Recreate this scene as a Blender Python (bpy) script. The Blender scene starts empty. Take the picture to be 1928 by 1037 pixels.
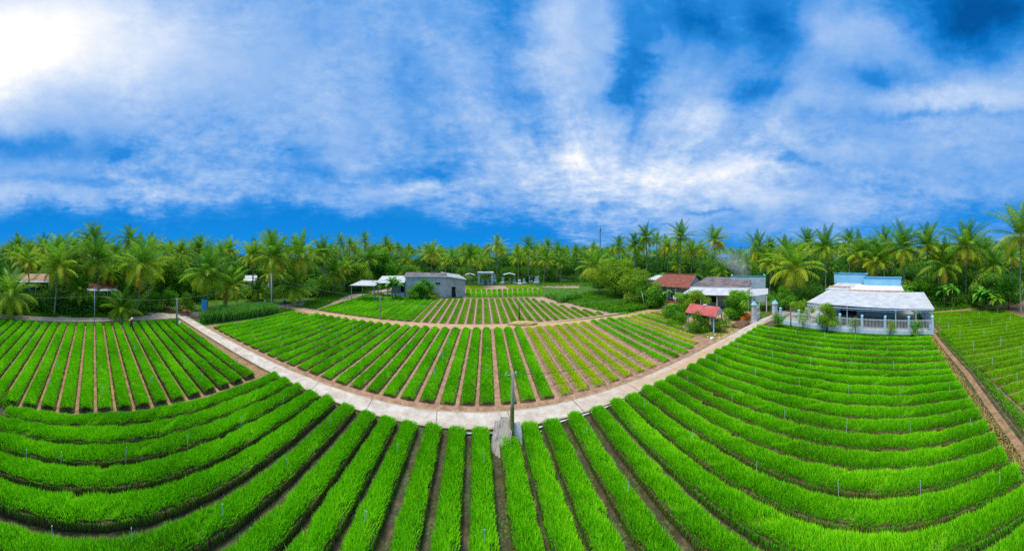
import bpy, math, random
import numpy as np
from mathutils import Matrix, Vector, Euler

R = math.radians
SC = bpy.context.scene
COL = SC.collection
# ------------------------------------------------------------------ camera, sky, sun
# world frame: +Y is straight across the village road, +X runs along it; metres
PXR, X0, YH, H = 466.0, 894.0, 476.0, 11.5
HEAD = (964.0 - X0) / PXR
cam = bpy.data.cameras.new('camera')
cam.type = 'PANO'
cam.panorama_type = 'CENTRAL_CYLINDRICAL'
cam.central_cylindrical_range_u_min = -964 / PXR
cam.central_cylindrical_range_u_max = 964 / PXR
cam.central_cylindrical_range_v_min = -(1037 - YH) / PXR
cam.central_cylindrical_range_v_max = YH / PXR
cam.central_cylindrical_radius = 1.0
cam.clip_start = .1
cam.clip_end = 5000
camo = bpy.data.objects.new('camera', cam)
camo.location = (0, 0, H)
camo.rotation_euler = (R(90), 0, -HEAD)
COL.objects.link(camo)
SC.camera = camo
SC.view_settings.view_transform = 'Standard'
SC.view_settings.look = 'None'
SC.view_settings.gamma = 1
SC.view_settings.exposure = 0.62
SC.cycles.max_bounces = 8
SC.cycles.transparent_max_bounces = 8
SC.cycles.use_denoising = False

SUN_AZ, SUN_EL = -1.30, R(70)          # azimuth clockwise from +Y
sun = bpy.data.lights.new('sun', 'SUN')
sun.energy = 2.7
sun.angle = R(18)
sun.color = (1.0, .93, .80)
suno = bpy.data.objects.new('sun', sun)
suno.rotation_euler = (R(90) - SUN_EL, 0, -SUN_AZ + math.pi)
COL.objects.link(suno)


class NT:
    """tiny node helper"""
    def __init__(s, tree):
        s.t = tree
        s.n = tree.nodes
        s.l = tree.links
    def put(s, sock, v):
        if hasattr(v, 'links') or isinstance(v, bpy.types.NodeSocket):
            s.l.new(v, sock)
        else:
            sock.default_value = v
    def m(s, op, a, b=None, c=None, clamp=False):
        n = s.n.new('ShaderNodeMath')
        n.operation = op
        n.use_clamp = clamp
        s.put(n.inputs[0], a)
        if b is not None: s.put(n.inputs[1], b)
        if c is not None: s.put(n.inputs[2], c)
        return n.outputs[0]
    def xyz(s, x, y, z):
        n = s.n.new('ShaderNodeCombineXYZ')
        for i, v in enumerate((x, y, z)): s.put(n.inputs[i], v)
        return n.outputs[0]
    def sep(s, v):
        n = s.n.new('ShaderNodeSeparateXYZ')
        s.l.new(v, n.inputs[0])
        return n.outputs
    def noise(s, vec, scale, detail=6, rough=.55, dist=0., lac=2.):
        n = s.n.new('ShaderNodeTexNoise')
        if vec is not None: s.l.new(vec, n.inputs['Vector'])
        n.inputs['Scale'].default_value = scale
        n.inputs['Detail'].default_value = detail
        n.inputs['Roughness'].default_value = rough
        n.inputs['Distortion'].default_value = dist
        n.inputs['Lacunarity'].default_value = lac
        return n.outputs[0]
    def ramp(s, fac, stops, interp='LINEAR'):
        n = s.n.new('ShaderNodeValToRGB')
        s.put(n.inputs[0], fac)
        cr = n.color_ramp
        cr.interpolation = interp
        while len(cr.elements) < len(stops): cr.elements.new(.5)
        for e, (p, c) in zip(cr.elements, stops):
            e.position = p
            e.color = (c[0], c[1], c[2], 1) if not isinstance(c, (int, float)) else (c, c, c, 1)
        return n.outputs[0]
    def mix(s, f, a, b, mode='MIX'):
        n = s.n.new('ShaderNodeMix')
        n.data_type = 'RGBA'
        n.blend_type = mode
        s.put(n.inputs[0], f)
        for k, v in ((6, a), (7, b)):
            if isinstance(v, tuple): v = (v[0], v[1], v[2], 1)
            s.put(n.inputs[k], v)
        return n.outputs[2]


def build_world():
    w = bpy.data.worlds.new('World')
    SC.world = w
    w.use_nodes = True
    t = w.node_tree
    t.nodes.clear()
    k = NT(t)
    tc = t.nodes.new('ShaderNodeTexCoord')
    x, y, z = k.sep(tc.outputs['Generated'])
    az = k.m('ARCTAN2', x, y)
    hz = k.m('SQRT', k.m('ADD', k.m('MULTIPLY', x, x), k.m('MULTIPLY', y, y)))
    h = k.m('DIVIDE', z, k.m('MAXIMUM', hz, .02))          # tan of the elevation
    # cloud layer seen in perspective: plane coordinates
    zz = k.m('ADD', k.m('MAXIMUM', z, 0.), .10)
    px_ = k.m('DIVIDE', x, zz)
    py_ = k.m('DIVIDE', y, zz)
    # streaks fan out from one bearing low over the horizon
    fa = k.m('SUBTRACT', az, .50)
    fh = k.m('ADD', h, .02)
    phi = k.m('ARCTAN2', fa, fh)
    rho = k.m('SQRT', k.m('ADD', k.m('MULTIPLY', fa, fa), k.m('MULTIPLY', fh, fh)))
    bend = k.m('MULTIPLY', k.m('SUBTRACT', k.noise(k.xyz(az, h, 1.), 2.2, 3, .5), .5), .55)
    v1 = k.xyz(k.m('MULTIPLY', k.m('ADD', phi, bend), 2.1), k.m('MULTIPLY', rho, .9), 3.3)
    n1 = k.noise(v1, 1.6, 6, .52, .1)
    v2 = k.xyz(k.m('MULTIPLY', px_, 1.9), k.m('MULTIPLY', py_, 1.9), 9.1)
    n2 = k.noise(v2, 1.15, 12, .66, .25)
    v3 = k.xyz(az, k.m('MULTIPLY', h, 1.7), 4.)
    n3 = k.noise(v3, 5.0, 12, .66, .2)
    n4 = k.noise(v3, 19., 8, .66, .1)
    dst = k.m('DIVIDE', k.m('SUBTRACT', az, .70), 1.0)
    strk = k.m('ADD', .12, k.m('POWER', 2.71828, k.m('MULTIPLY', k.m('MULTIPLY', dst, dst), -1.)))
    strk = k.m('MULTIPLY', strk, k.m('DIVIDE', k.m('SUBTRACT', rho, .10), .42, clamp=True))
    # wobble so that the large shapes get irregular outlines
    wob = k.m('MULTIPLY', k.m('SUBTRACT', k.noise(v3, 2.6, 6, .6), .5), .50)
    wob2 = k.m('MULTIPLY', k.m('SUBTRACT', k.noise(k.xyz(h, az, 7.), 3.4, 6, .62), .5), .22)
    azw = k.m('ADD', az, wob)
    hw = k.m('ADD', h, wob2)
    def A(px): return (px - X0) / PXR
    def E(py): return (YH - py) / PXR
    blobs = [  # picture-wide cloud masses as directions: azimuth, tan(elev), widths, weight
        (A(70), E(60), .52, .26, .42), (A(-60), E(130), .35, .25, .20), (A(330), E(110), .35, .18, .10),
        (A(640), E(180), .30, .25, .07), (A(1070), E(120), .13, .45, .11), (A(1130), E(330), .16, .20, .26), (A(1000), E(300), .25, .12, .18),
        (A(1340), E(330), .40, .12, .26), (A(1310), E(220), .12, .08, .20), (A(1450), E(375), .5, .05, .10),
        (A(1830), E(170), .34, .09, .22), (A(1560), E(270), .3, .10, .10), (A(1640), E(60), .18, .10, .16),
        (A(60), E(365), .30, .05, .12), (A(660), E(385), .25, .03, .14), (A(330), E(365), .3, .03, .12), (A(760), E(355), .2, .03, .12),
        (A(60), E(270), .28, .055, -.26), (A(230), E(285), .12, .045, -.20), (A(200), E(335), .3, .02, -.10),
        (A(430), E(455), .85, .115, -.62), (A(800), E(465), .50, .09, -.46), (A(60), E(425), .35, .05, -.25),
        (A(560), E(290), .08, .04, -.14), (A(610), E(325), .16, .03, -.16), (A(790), E(325), .15, .05, -.22), (A(770), E(150), .07, .12, -.12),
        (A(945), E(0), .12, .22, -.22), (A(1195), E(130), .07, .24, -.34), (A(1290), E(40), .16, .10, -.30),
        (A(1400), E(165), .10, .06, -.28), (A(1465), E(60), .14, .16, -.26), (A(1240), E(-20), .5, .10, -.14),
        (A(1830), E(20), .32, .16, -.56), (A(1660), E(150), .20, .045, -.28), (A(1490), E(298), .06, .02, -.20),
        (A(1500), E(425), .8, .05, -.05), (A(1850), E(425), .4, .08, -.16), (A(1760), E(215), .3, .02, -.12), (A(1000), E(455), .2, .06, -.16), (A(1500), E(470), .9, .04, -.08),
        (A(1320), E(405), .10, .012, -.18),
    ]
    tot = .545
    for (a0, h0, sa, sh, wt) in blobs:
        da = k.m('DIVIDE', k.m('SUBTRACT', azw, a0), sa)
        dh = k.m('DIVIDE', k.m('SUBTRACT', hw, h0), sh)
        q = k.m('ADD', k.m('MULTIPLY', da, da), k.m('MULTIPLY', dh, dh))
        g = k.m('POWER', 2.71828, k.m('MULTIPLY', q, -1.))
        tot = k.m('ADD', tot, k.m('MULTIPLY', g, wt))
    msk = k.ramp(k.noise(k.xyz(az, h, 12.), 1.7, 4, .6), [(.38, .35), (.58, 1.15)])
    lowm = k.m('ADD', .35, k.m('MULTIPLY', k.m('SUBTRACT', .75, h, clamp=True), 1.1), clamp=True)
    fine = k.m('ADD', k.m('MULTIPLY', k.m('SUBTRACT', n2, .5), .44), k.m('MULTIPLY', k.m('SUBTRACT', n3, .5), .42))
    fine = k.m('ADD', fine, k.m('MULTIPLY', k.m('SUBTRACT', n4, .5), .27))
    det = k.m('MULTIPLY', fine, k.m('MULTIPLY', msk, k.m('ADD', .35, lowm)))
    det = k.m('ADD', det, k.m('MULTIPLY', k.m('MULTIPLY', k.m('SUBTRACT', n1, .5), strk), .72))
    v = k.m('ADD', tot, det, clamp=True)
    col = k.ramp(v, [(0., (.000, .09, .34)), (.16, (.001, .16, .54)), (.34, (.025, .26, .74)), (.50, (.14, .38, .83)),
                     (.66, (.33, .53, .88)), (.82, (.60, .73, .95)), (1., (1., 1., 1.))])
    # towards the horizon the open blue is more luminous
    low = k.m('SUBTRACT', 1., k.m('DIVIDE', h, .5), clamp=True)
    clear = k.m('SUBTRACT', 1.15, k.m('MULTIPLY', v, 2.0), clamp=True)
    col = k.mix(k.m('MULTIPLY', low, clear), col, (.0, .275, .84))
    # added fill light: unseen sky above the view is brightened and whitened for the palms
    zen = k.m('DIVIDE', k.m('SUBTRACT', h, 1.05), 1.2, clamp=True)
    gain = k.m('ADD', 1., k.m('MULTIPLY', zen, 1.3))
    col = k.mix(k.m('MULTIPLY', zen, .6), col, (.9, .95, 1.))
    sky = t.nodes.new('ShaderNodeTexSky')
    sky.sky_type = 'NISHITA'
    sky.sun_disc = False
    sky.sun_elevation = SUN_EL
    sky.sun_rotation = SUN_AZ
    bg1 = t.nodes.new('ShaderNodeBackground')
    bg1.inputs[1].default_value = .06
    t.links.new(sky.outputs[0], bg1.inputs[0])
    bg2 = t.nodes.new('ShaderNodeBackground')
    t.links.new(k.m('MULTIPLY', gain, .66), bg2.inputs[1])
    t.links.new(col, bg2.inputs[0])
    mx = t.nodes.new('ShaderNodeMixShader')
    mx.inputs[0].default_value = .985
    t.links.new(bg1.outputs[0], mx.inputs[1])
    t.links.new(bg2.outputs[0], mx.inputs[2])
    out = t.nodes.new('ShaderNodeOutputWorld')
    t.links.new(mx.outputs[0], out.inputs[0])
    w.cycles.sampling_method = 'MANUAL'
    w.cycles.sample_map_resolution = 512


build_world()

# ------------------------------------------------------------------ helpers
rng = np.random.default_rng(11)
random.seed(5)


def G(x, y, z=0.):
    """photo-measured bearing and depression of a point at height z -> where it stands in metres"""
    t = (x - X0) / PXR
    r = PXR * (H - z) / (y - YH)
    return (r * math.sin(t), r * math.cos(t))


def P(x, r):
    t = (x - X0) / PXR
    return (r * math.sin(t), r * math.cos(t))


def tag(o, label=None, cat=None, group=None, kind=None):
    if label: o['label'] = label
    if cat: o['category'] = cat
    if group: o['group'] = group
    if kind: o['kind'] = kind
    return o


def mesh_np(name, V, F, mats, tint=None, mi=None, smooth=False):
    """mesh from numpy arrays; F may be a list of arrays with 3 or 4 columns"""
    me = bpy.data.meshes.new(name)
    if not isinstance(F, list): F = [F]
    F = [f for f in F if len(f)]
    V = np.asarray(V, dtype=np.float32)
    me.vertices.add(len(V))
    me.vertices.foreach_set('co', V.ravel())
    nl = sum(f.size for f in F)
    me.loops.add(nl)
    me.loops.foreach_set('vertex_index', np.concatenate([f.ravel() for f in F]).astype(np.int32))
    npol = sum(len(f) for f in F)
    me.polygons.add(npol)
    tot = np.concatenate([np.full(len(f), f.shape[1], np.int32) for f in F])
    st = np.concatenate([[0], np.cumsum(tot)[:-1]]).astype(np.int32)
    me.polygons.foreach_set('loop_start', st)
    me.polygons.foreach_set('loop_total', tot)
    for m in (mats if isinstance(mats, (list, tuple)) else [mats]): me.materials.append(m)
    if mi is not None: me.polygons.foreach_set('material_index', np.asarray(mi, np.int32))
    me.polygons.foreach_set('use_smooth', np.full(npol, bool(smooth)))
    if tint is not None:
        at = me.attributes.new('tint', 'FLOAT', 'POINT')
        at.data.foreach_set('value', np.asarray(tint, np.float32))
    me.update(calc_edges=True)
    return me


def add(name, me, parent=None, loc=(0, 0, 0), rot=(0, 0, 0), scale=(1, 1, 1)):
    o = bpy.data.objects.new(name, me)
    o.location = loc
    o.rotation_euler = rot
    o.scale = scale
    COL.objects.link(o)
    if parent: o.parent = parent
    return o


def empty(name, loc, rz=0.):
    return add(name, None, loc=loc, rot=(0, 0, rz))


def copy_tree(o, parent=None):
    c = o.copy()
    COL.objects.link(c)
    if parent: c.parent = parent
    for ch in o.children:
        copy_tree(ch, c)
    return c


class MB:
    """collects boxes, tubes and sheets into one mesh"""
    def __init__(s):
        s.V = []; s.F3 = []; s.F4 = []; s.n = 0
    def put(s, V, F):
        V = np.asarray(V, float)
        s.V.append(V)
        for f in F:
            (s.F3 if len(f) == 3 else s.F4).append([i + s.n for i in f])
        s.n += len(V)
        return s
    def box(s, x0, x1, y0, y1, z0, z1):
        V = [(x, y, z) for z in (z0, z1) for x, y in ((x0, y0), (x1, y0), (x1, y1), (x0, y1))]
        return s.put(V, [(3, 2, 1, 0), (4, 5, 6, 7), (0, 1, 5, 4), (1, 2, 6, 5), (2, 3, 7, 6), (3, 0, 4, 7)])
    def bar(s, a, b, w, d=None):
        """square bar from a to b"""
        a = Vector(a); b = Vector(b); d = d or w
        t = (b - a).normalized()
        u = t.cross(Vector((0, 0, 1)))
        u = u.normalized() if u.length > .01 else Vector((1, 0, 0))
        v = t.cross(u)
        V = []
        for p in (a, b):
            for su, sv in ((-1, -1), (1, -1), (1, 1), (-1, 1)):
                V.append(p + u * su * w / 2 + v * sv * d / 2)
        return s.put([tuple(q) for q in V], [(3, 2, 1, 0), (4, 5, 6, 7), (0, 1, 5, 4), (1, 2, 6, 5), (2, 3, 7, 6), (3, 0, 4, 7)])
    def tube(s, pts, rad, n=8, cap=True):
        pts = [Vector(p) for p in pts]
        rad = rad if isinstance(rad, (list, tuple)) else [rad] * len(pts)
        V = []
        for i, p in enumerate(pts):
            t = (pts[min(i + 1, len(pts) - 1)] - pts[max(i - 1, 0)]).normalized()
            u = t.cross(Vector((0, 1, 0)))
            if u.length < .05: u = t.cross(Vector((1, 0, 0)))
            u.normalize(); v = t.cross(u)
            for k in range(n):
                a = 2 * math.pi * k / n
                V.append(tuple(p + (u * math.cos(a) + v * math.sin(a)) * rad[i]))
        F = []
        for i in range(len(pts) - 1):
            for k in range(n):
                F.append((i * n + k, i * n + (k + 1) % n, (i + 1) * n + (k + 1) % n, (i + 1) * n + k))
        s.put(V, F)
        if cap:
            for i in (0, len(pts) - 1):
                c = s.n
                s.V.append(np.array([tuple(pts[i])])); s.n += 1
                b0 = c - len(pts) * n if i == 0 else c - 1 - n
                for k in range(n):
                    s.F3.append([c, b0 + (k + 1) % n, b0 + k] if i == 0 else [c, b0 + k, b0 + (k + 1) % n])
        return s
    def quad(s, a, b, c, d): return s.put([a, b, c, d], [(0, 1, 2, 3)])
    def slab(s, a, b, c, d, th):
        """a sloping sheet with thickness, corners a b c d seen from above"""
        lo = [(p[0], p[1], p[2] - th) for p in (a, b, c, d)]
        return s.put([*lo, a, b, c, d], [(3, 2, 1, 0), (4, 5, 6, 7), (0, 1, 5, 4), (1, 2, 6, 5), (2, 3, 7, 6), (3, 0, 4, 7)])
    def poly(s, pts, z): # flat convex polygon fan
        n = len(pts)
        cx = sum(p[0] for p in pts) / n; cy = sum(p[1] for p in pts) / n
        return s.put([(cx, cy, z)] + [(p[0], p[1], z) for p in pts], [(0, 1 + i, 1 + (i + 1) % n) for i in range(n)])
    def build(s, name, m, parent=None, loc=(0, 0, 0), rz=0., smooth=False):
        F = []
        if s.F3: F.append(np.array(s.F3, np.int32))
        if s.F4: F.append(np.array(s.F4, np.int32))
        return add(name, mesh_np(name, np.concatenate(s.V), F, m, smooth=smooth), parent, loc, (0, 0, rz))


# ------------------------------------------------------------------ materials
def mat(name, c1, c2=None, scale=2., rough=.8, bump=0., bscale=None, metallic=0., streak=None, lo=.35, hi=.65, spec=.3):
    m = bpy.data.materials.new(name)
    m.use_nodes = True
    t = m.node_tree
    k = NT(t)
    b = t.nodes['Principled BSDF']
    b.inputs['Roughness'].default_value = rough
    b.inputs['Metallic'].default_value = metallic
    b.inputs['Specular IOR Level'].default_value = spec
    tc = t.nodes.new('ShaderNodeTexCoord').outputs['Object']
    if streak:
        mp = t.nodes.new('ShaderNodeMapping'); mp.inputs['Scale'].default_value = streak
        t.links.new(tc, mp.inputs['Vector']); vec = mp.outputs[0]
    else: vec = tc
    if c2:
        f = k.noise(vec, scale, 8, .65)
        col = k.ramp(f, [(lo, c1), (hi, c2)])
        t.links.new(col, b.inputs['Base Color'])
    else:
        b.inputs['Base Color'].default_value = (*c1, 1)
    if bump:
        bn = t.nodes.new('ShaderNodeBump'); bn.inputs['Strength'].default_value = bump; bn.inputs['Distance'].default_value = .1
        t.links.new(k.noise(tc, bscale or scale * 6, 8, .7), bn.inputs['Height'])
        t.links.new(bn.outputs[0], b.inputs['Normal'])
    return m


def leaf_mat(name, stops, trans=.35, patch=.25, rough=.55, objvar=.10):
    """leaf colour by the per-leaf tint, with patches over the ground and a little change from plant to plant"""
    m = bpy.data.materials.new(name)
    m.use_nodes = True
    t = m.node_tree
    k = NT(t)
    b = t.nodes['Principled BSDF']
    b.inputs['Roughness'].default_value = rough
    b.inputs['Specular IOR Level'].default_value = .08
    at = t.nodes.new('ShaderNodeAttribute'); at.attribute_name = 'tint'
    geo = t.nodes.new('ShaderNodeNewGeometry')
    oi = t.nodes.new('ShaderNodeObjectInfo')
    n = k.noise(geo.outputs['Position'], .35, 4, .6)
    f = k.m('ADD', at.outputs['Fac'], k.m('MULTIPLY', k.m('SUBTRACT', n, .5), patch * 2))
    f = k.m('ADD', f, k.m('MULTIPLY', k.m('SUBTRACT', oi.outputs['Random'], .5), objvar * 2), clamp=True)
    col = k.ramp(f, stops)
    t.links.new(col, b.inputs['Base Color'])
    tr = t.nodes.new('ShaderNodeBsdfTranslucent')
    t.links.new(k.mix(1., col, (1.0, 1.0, .7), 'MULTIPLY'), tr.inputs[0])
    mx = t.nodes.new('ShaderNodeMixShader'); mx.inputs[0].default_value = trans
    t.links.new(b.outputs[0], mx.inputs[1]); t.links.new(tr.outputs[0], mx.inputs[2])
    t.links.new(mx.outputs[0], t.nodes['Material Output'].inputs[0])
    return m


M = {}
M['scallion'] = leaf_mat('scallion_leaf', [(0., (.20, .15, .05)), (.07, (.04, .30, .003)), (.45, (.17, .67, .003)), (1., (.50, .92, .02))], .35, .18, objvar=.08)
M['scallion_dark'] = leaf_mat('scallion_leaf_dark', [(0., (.20, .15, .05)), (.07, (.03, .23, .003)), (.45, (.09, .47, .004)), (1., (.24, .64, .015))], .35, .10)
M['scallion_lime'] = leaf_mat('scallion_leaf_lime', [(0., (.25, .2, .06)), (.07, (.10, .33, .005)), (.45, (.24, .56, .006)), (1., (.42, .72, .03))], .35, .15)
M['scallion_yellow'] = leaf_mat('scallion_leaf_yellow', [(0., (.25, .2, .06)), (.07, (.24, .46, .004)), (.45, (.50, .72, .006)), (1., (.76, .86, .03))], .3, .15)
M['palm_leaf'] = leaf_mat('palm_leaf', [(0., (.04, .17, .018)), (.35, (.13, .34, .025)), (.62, (.36, .52, .03)), (.85, (.72, .68, .045)), (1., (.52, .33, .08))], .48, .10, .4, .12)
M['bush_leaf'] = leaf_mat('bush_leaf', [(0., (.03, .14, .01)), (.5, (.10, .34, .015)), (1., (.28, .55, .03))], .35, .2)
M['mango_leaf'] = leaf_mat('mango_leaf', [(0., (.07, .20, .012)), (.5, (.22, .40, .018)), (1., (.46, .60, .04))], .3, .2)
M['lime_leaf'] = leaf_mat('lime_leaf', [(0., (.06, .20, .01)), (.5, (.16, .36, .012)), (1., (.34, .52, .03))], .35, .2)
M['banana_leaf'] = leaf_mat('banana_leaf', [(0., (.03, .16, .01)), (.5, (.08, .30, .02)), (1., (.22, .42, .05))], .35, .1)
M['under_leaf'] = leaf_mat('undergrowth_leaf', [(0., (.03, .11, .015)), (.5, (.07, .24, .02)), (.85, (.17, .40, .025)), (1., (.34, .52, .05))], .35, .3)
M['weed'] = leaf_mat('weed_leaf', [(0., (.04, .17, .01)), (.5, (.10, .32, .01)), (1., (.26, .46, .03))], .35, .35)
M['reed'] = leaf_mat('reed_leaf', [(0., (.05, .20, .03)), (.5, (.14, .40, .05)), (1., (.34, .62, .12))], .4, .2)
M['straw'] = leaf_mat('straw', [(0., (.25, .17, .05)), (.5, (.42, .32, .10)), (1., (.55, .45, .18))], .2, .2)
M['trunk'] = mat('palm_trunk', (.17, .14, .11), (.46, .41, .33), 4, .9, .5, 20, streak=(1, 1, 6))
M['bark'] = mat('bark', (.07, .05, .035), (.2, .15, .1), 4, .9, .5, 20)
M['stem_green'] = mat('banana_stem', (.2, .26, .05), (.42, .36, .12), 5, .7, streak=(1, 1, .3))
M['coconut'] = mat('coconut', (.22, .12, .02), (.35, .26, .04), 8, .5)
M['soil_dark'] = mat('soil_dark', (.012, .014, .005), (.10, .075, .035), 5.5, .95, .8, 14)
M['soil_mid'] = mat('soil_mid', (.06, .035, .02), (.19, .115, .065), 3.5, .95, .7, 14)
M['soil_pink'] = mat('soil_pink', (.11, .062, .045), (.30, .18, .125), 3., .95, .6, 14)
M['concrete_old'] = mat('concrete_weathered', (.22, .21, .19), (.48, .46, .42), 1.5, .9, .3, 12)
M['white_paint'] = mat('white_paint', (.50, .52, .56), (.66, .67, .70), 1., .6)
M['pvc'] = mat('white_pipe', (.50, .56, .58), (.68, .72, .74), 3., .5)
M['riser'] = mat('faded_riser_pipe', (.42, .52, .54), (.56, .66, .68), 3., .5)
M['grey_pipe'] = mat('grey_pipe', (.25, .33, .42), (.38, .46, .55), 2., .5)
M['pale_blue'] = mat('pale_blue_paint', (.38, .55, .72), (.50, .66, .80), 1.2, .7)
M['sky_blue'] = mat('sky_blue_paint', (.20, .48, .68), (.27, .56, .75), .8, .7)
M['deep_blue'] = mat('deep_blue_paint', (.03, .24, .45), (.05, .30, .52), 1., .6)
M['house_blue'] = mat('house_wall_blue', (.36, .50, .58), (.46, .60, .68), 1., .8)
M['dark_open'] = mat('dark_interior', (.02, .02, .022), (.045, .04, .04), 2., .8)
M['rust'] = mat('rusty_metal', (.10, .045, .025), (.25, .13, .08), 3, .8, .2)
M['wood'] = mat('bamboo_wood', (.32, .22, .09), (.55, .42, .18), 4, .8, streak=(1, 1, .3))
M['orange'] = mat('orange_tarp', (.55, .10, .01), (.75, .20, .02), 3, .6, .5, 6)
M['blue_tarp'] = mat('blue_tarp', (.02, .10, .42), (.04, .18, .55), 3, .5)
M['red'] = mat('red_plastic', (.5, .05, .03), (.65, .10, .06), 4, .5)
M['sign_blue'] = mat('sign_blue', (.01, .28, .68), (.02, .34, .75), 2, .5)
M['skin'] = mat('skin', (.35, .19, .12), (.42, .24, .16), 3, .6)
M['yellow'] = mat('yellow_plastic', (.80, .50, .01), (.85, .56, .02), 3, .5)
M['cloth_dark'] = mat('dark_cloth', (.02, .022, .05), (.04, .04, .08), 6, .9)
M['cloth_purple'] = mat('purple_cloth', (.10, .03, .10), (.20, .07, .18), 6, .9)
M['cloth_white'] = mat('white_cloth', (.6, .62, .66), (.75, .76, .8), 6, .9)
M['wire'] = mat('wire', (.30, .30, .30), None, rough=.6)
M['wire_dark'] = mat('wire_dark', (.03, .03, .03), None, rough=.6)
M['block'] = mat('grey_block_wall', (.40, .40, .395), (.66, .655, .64), .9, .95, .3, 10, streak=(1, 1, .8), lo=.3, hi=.7)
M['block_pale'] = mat('pale_plaster_wall', (.34, .32, .29), (.56, .54, .51), .9, .95, .2, 10, streak=(1, 1, .8), lo=.3, hi=.62)
M['tomb'] = mat('tomb_plaster', (.26, .34, .40), (.42, .48, .52), 2., .8)
M['tomb_white'] = mat('white_tomb', (.45, .46, .5), (.62, .62, .64), 2., .8)
M['tomb_tan'] = mat('tan_tomb', (.40, .30, .19), (.52, .42, .30), 2., .8)
M['teal'] = mat('teal_paint', (.05, .32, .34), (.08, .42, .42), 2., .7)
M['green_trim'] = mat('green_trim', (.02, .30, .20), (.04, .40, .28), 2., .6)


def ribbed(name, c1, c2, period, axis, rough=.45, metal=.25, dirt=.6, rowp=None):
    """corrugated or tiled sheet; axis: the local coordinate the ribs count along"""
    m = mat(name, c1, c2, dirt, rough, metallic=metal, streak=(1, 1, 1))
    t = m.node_tree; k = NT(t)
    tc = t.nodes.new('ShaderNodeTexCoord').outputs['Object']
    s = k.sep(tc)
    w = k.m('SINE', k.m('MULTIPLY', s[axis], 2 * math.pi / period))
    if rowp:
        fr = k.m('FRACT', k.m('DIVIDE', s[1 - axis], rowp))
        w = k.m('ADD', w, k.m('MULTIPLY', fr, 1.6))
    bn = t.nodes.new('ShaderNodeBump'); bn.inputs['Strength'].default_value = .55; bn.inputs['Distance'].default_value = period * .16
    t.links.new(w, bn.inputs['Height'])
    t.links.new(bn.outputs[0], t.nodes['Principled BSDF'].inputs['Normal'])
    return m


M['tin_y'] = ribbed('tin_sheet_a', (.50, .54, .60), (.66, .70, .76), .25, 1, .5, .05)
M['tin_x'] = ribbed('tin_sheet_b', (.36, .38, .41), (.52, .53, .55), .25, 0, .6, .05, .8)
M['tin_grey'] = ribbed('old_tin', (.24, .25, .27), (.42, .42, .44), .3, 0, .7, .1)
M['tin_dark'] = ribbed('dark_fibre_cement', (.08, .065, .07), (.20, .17, .17), .3, 0, .9, 0.)
M['tile_red'] = ribbed('red_clay_tile', (.13, .04, .025), (.28, .09, .06), .28, 0, .85, 0., 1.5, .35)
M['tile_faded'] = ribbed('faded_clay_tile', (.34, .15, .11), (.50, .30, .24), .28, 0, .85, 0., 1.5, .35)
M['tile_kiosk'] = ribbed('red_tin', (.36, .06, .055), (.48, .12, .10), .22, 0, .5, .1)
M['fibre'] = ribbed('fibre_cement', (.20, .18, .15), (.38, .35, .31), .16, 0, .9, 0., 3)


def ground_mat():
    m = bpy.data.materials.new('ground_earth_and_grass')
    m.use_nodes = True
    t = m.node_tree; k = NT(t); b = t.nodes['Principled BSDF']
    geo = t.nodes.new('ShaderNodeNewGeometry').outputs['Position']
    g = k.ramp(k.noise(geo, .8, 8, .7), [(.3, (.02, .07, .008)), (.55, (.05, .15, .012)), (.75, (.11, .20, .025))])
    e = k.ramp(k.noise(geo, 1.7, 8, .7), [(.3, (.06, .04, .025)), (.7, (.16, .11, .07))])
    f = k.ramp(k.noise(geo, .22, 6, .65), [(.50, 0.), (.62, 1.)])
    t.links.new(k.mix(f, g, e), b.inputs['Base Color'])
    b.inputs['Roughness'].default_value = .95
    b.inputs['Specular IOR Level'].default_value = .1
    bn = t.nodes.new('ShaderNodeBump'); bn.inputs['Strength'].default_value = .6; bn.inputs['Distance'].default_value = .1
    t.links.new(k.noise(geo, 9, 6, .7), bn.inputs['Height']); t.links.new(bn.outputs[0], b.inputs['Normal'])
    return m


def soil_mat(name, c1, c2, c3, moss=0., wet=0.):
    m = bpy.data.materials.new(name)
    m.use_nodes = True
    t = m.node_tree; k = NT(t); b = t.nodes['Principled BSDF']
    geo = t.nodes.new('ShaderNodeNewGeometry').outputs['Position']
    c = k.ramp(k.noise(geo, 1.6, 10, .72), [(.28, c1), (.5, c2), (.72, c3)])
    if moss:
        mk = k.ramp(k.noise(geo, .55, 8, .75), [(.52 - moss * .1, 0.), (.60, 1.)])
        c = k.mix(k.m('MULTIPLY', mk, .75), c, k.ramp(k.noise(geo, 9., 4, .7), [(.45, (.012, .03, .006)), (.62, (.10, .17, .01))]))
    t.links.new(c, b.inputs['Base Color'])
    b.inputs['Specular IOR Level'].default_value = .3
    if wet:
        r = k.ramp(k.noise(geo, .45, 5, .6), [(.42, .50), (.56, .95)])
        t.links.new(r, b.inputs['Roughness'])
    else: b.inputs['Roughness'].default_value = .95
    bn = t.nodes.new('ShaderNodeBump'); bn.inputs['Strength'].default_value = .5; bn.inputs['Distance'].default_value = .06
    t.links.new(k.noise(geo, 12, 8, .7), bn.inputs['Height']); t.links.new(bn.outputs[0], b.inputs['Normal'])
    return m


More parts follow.
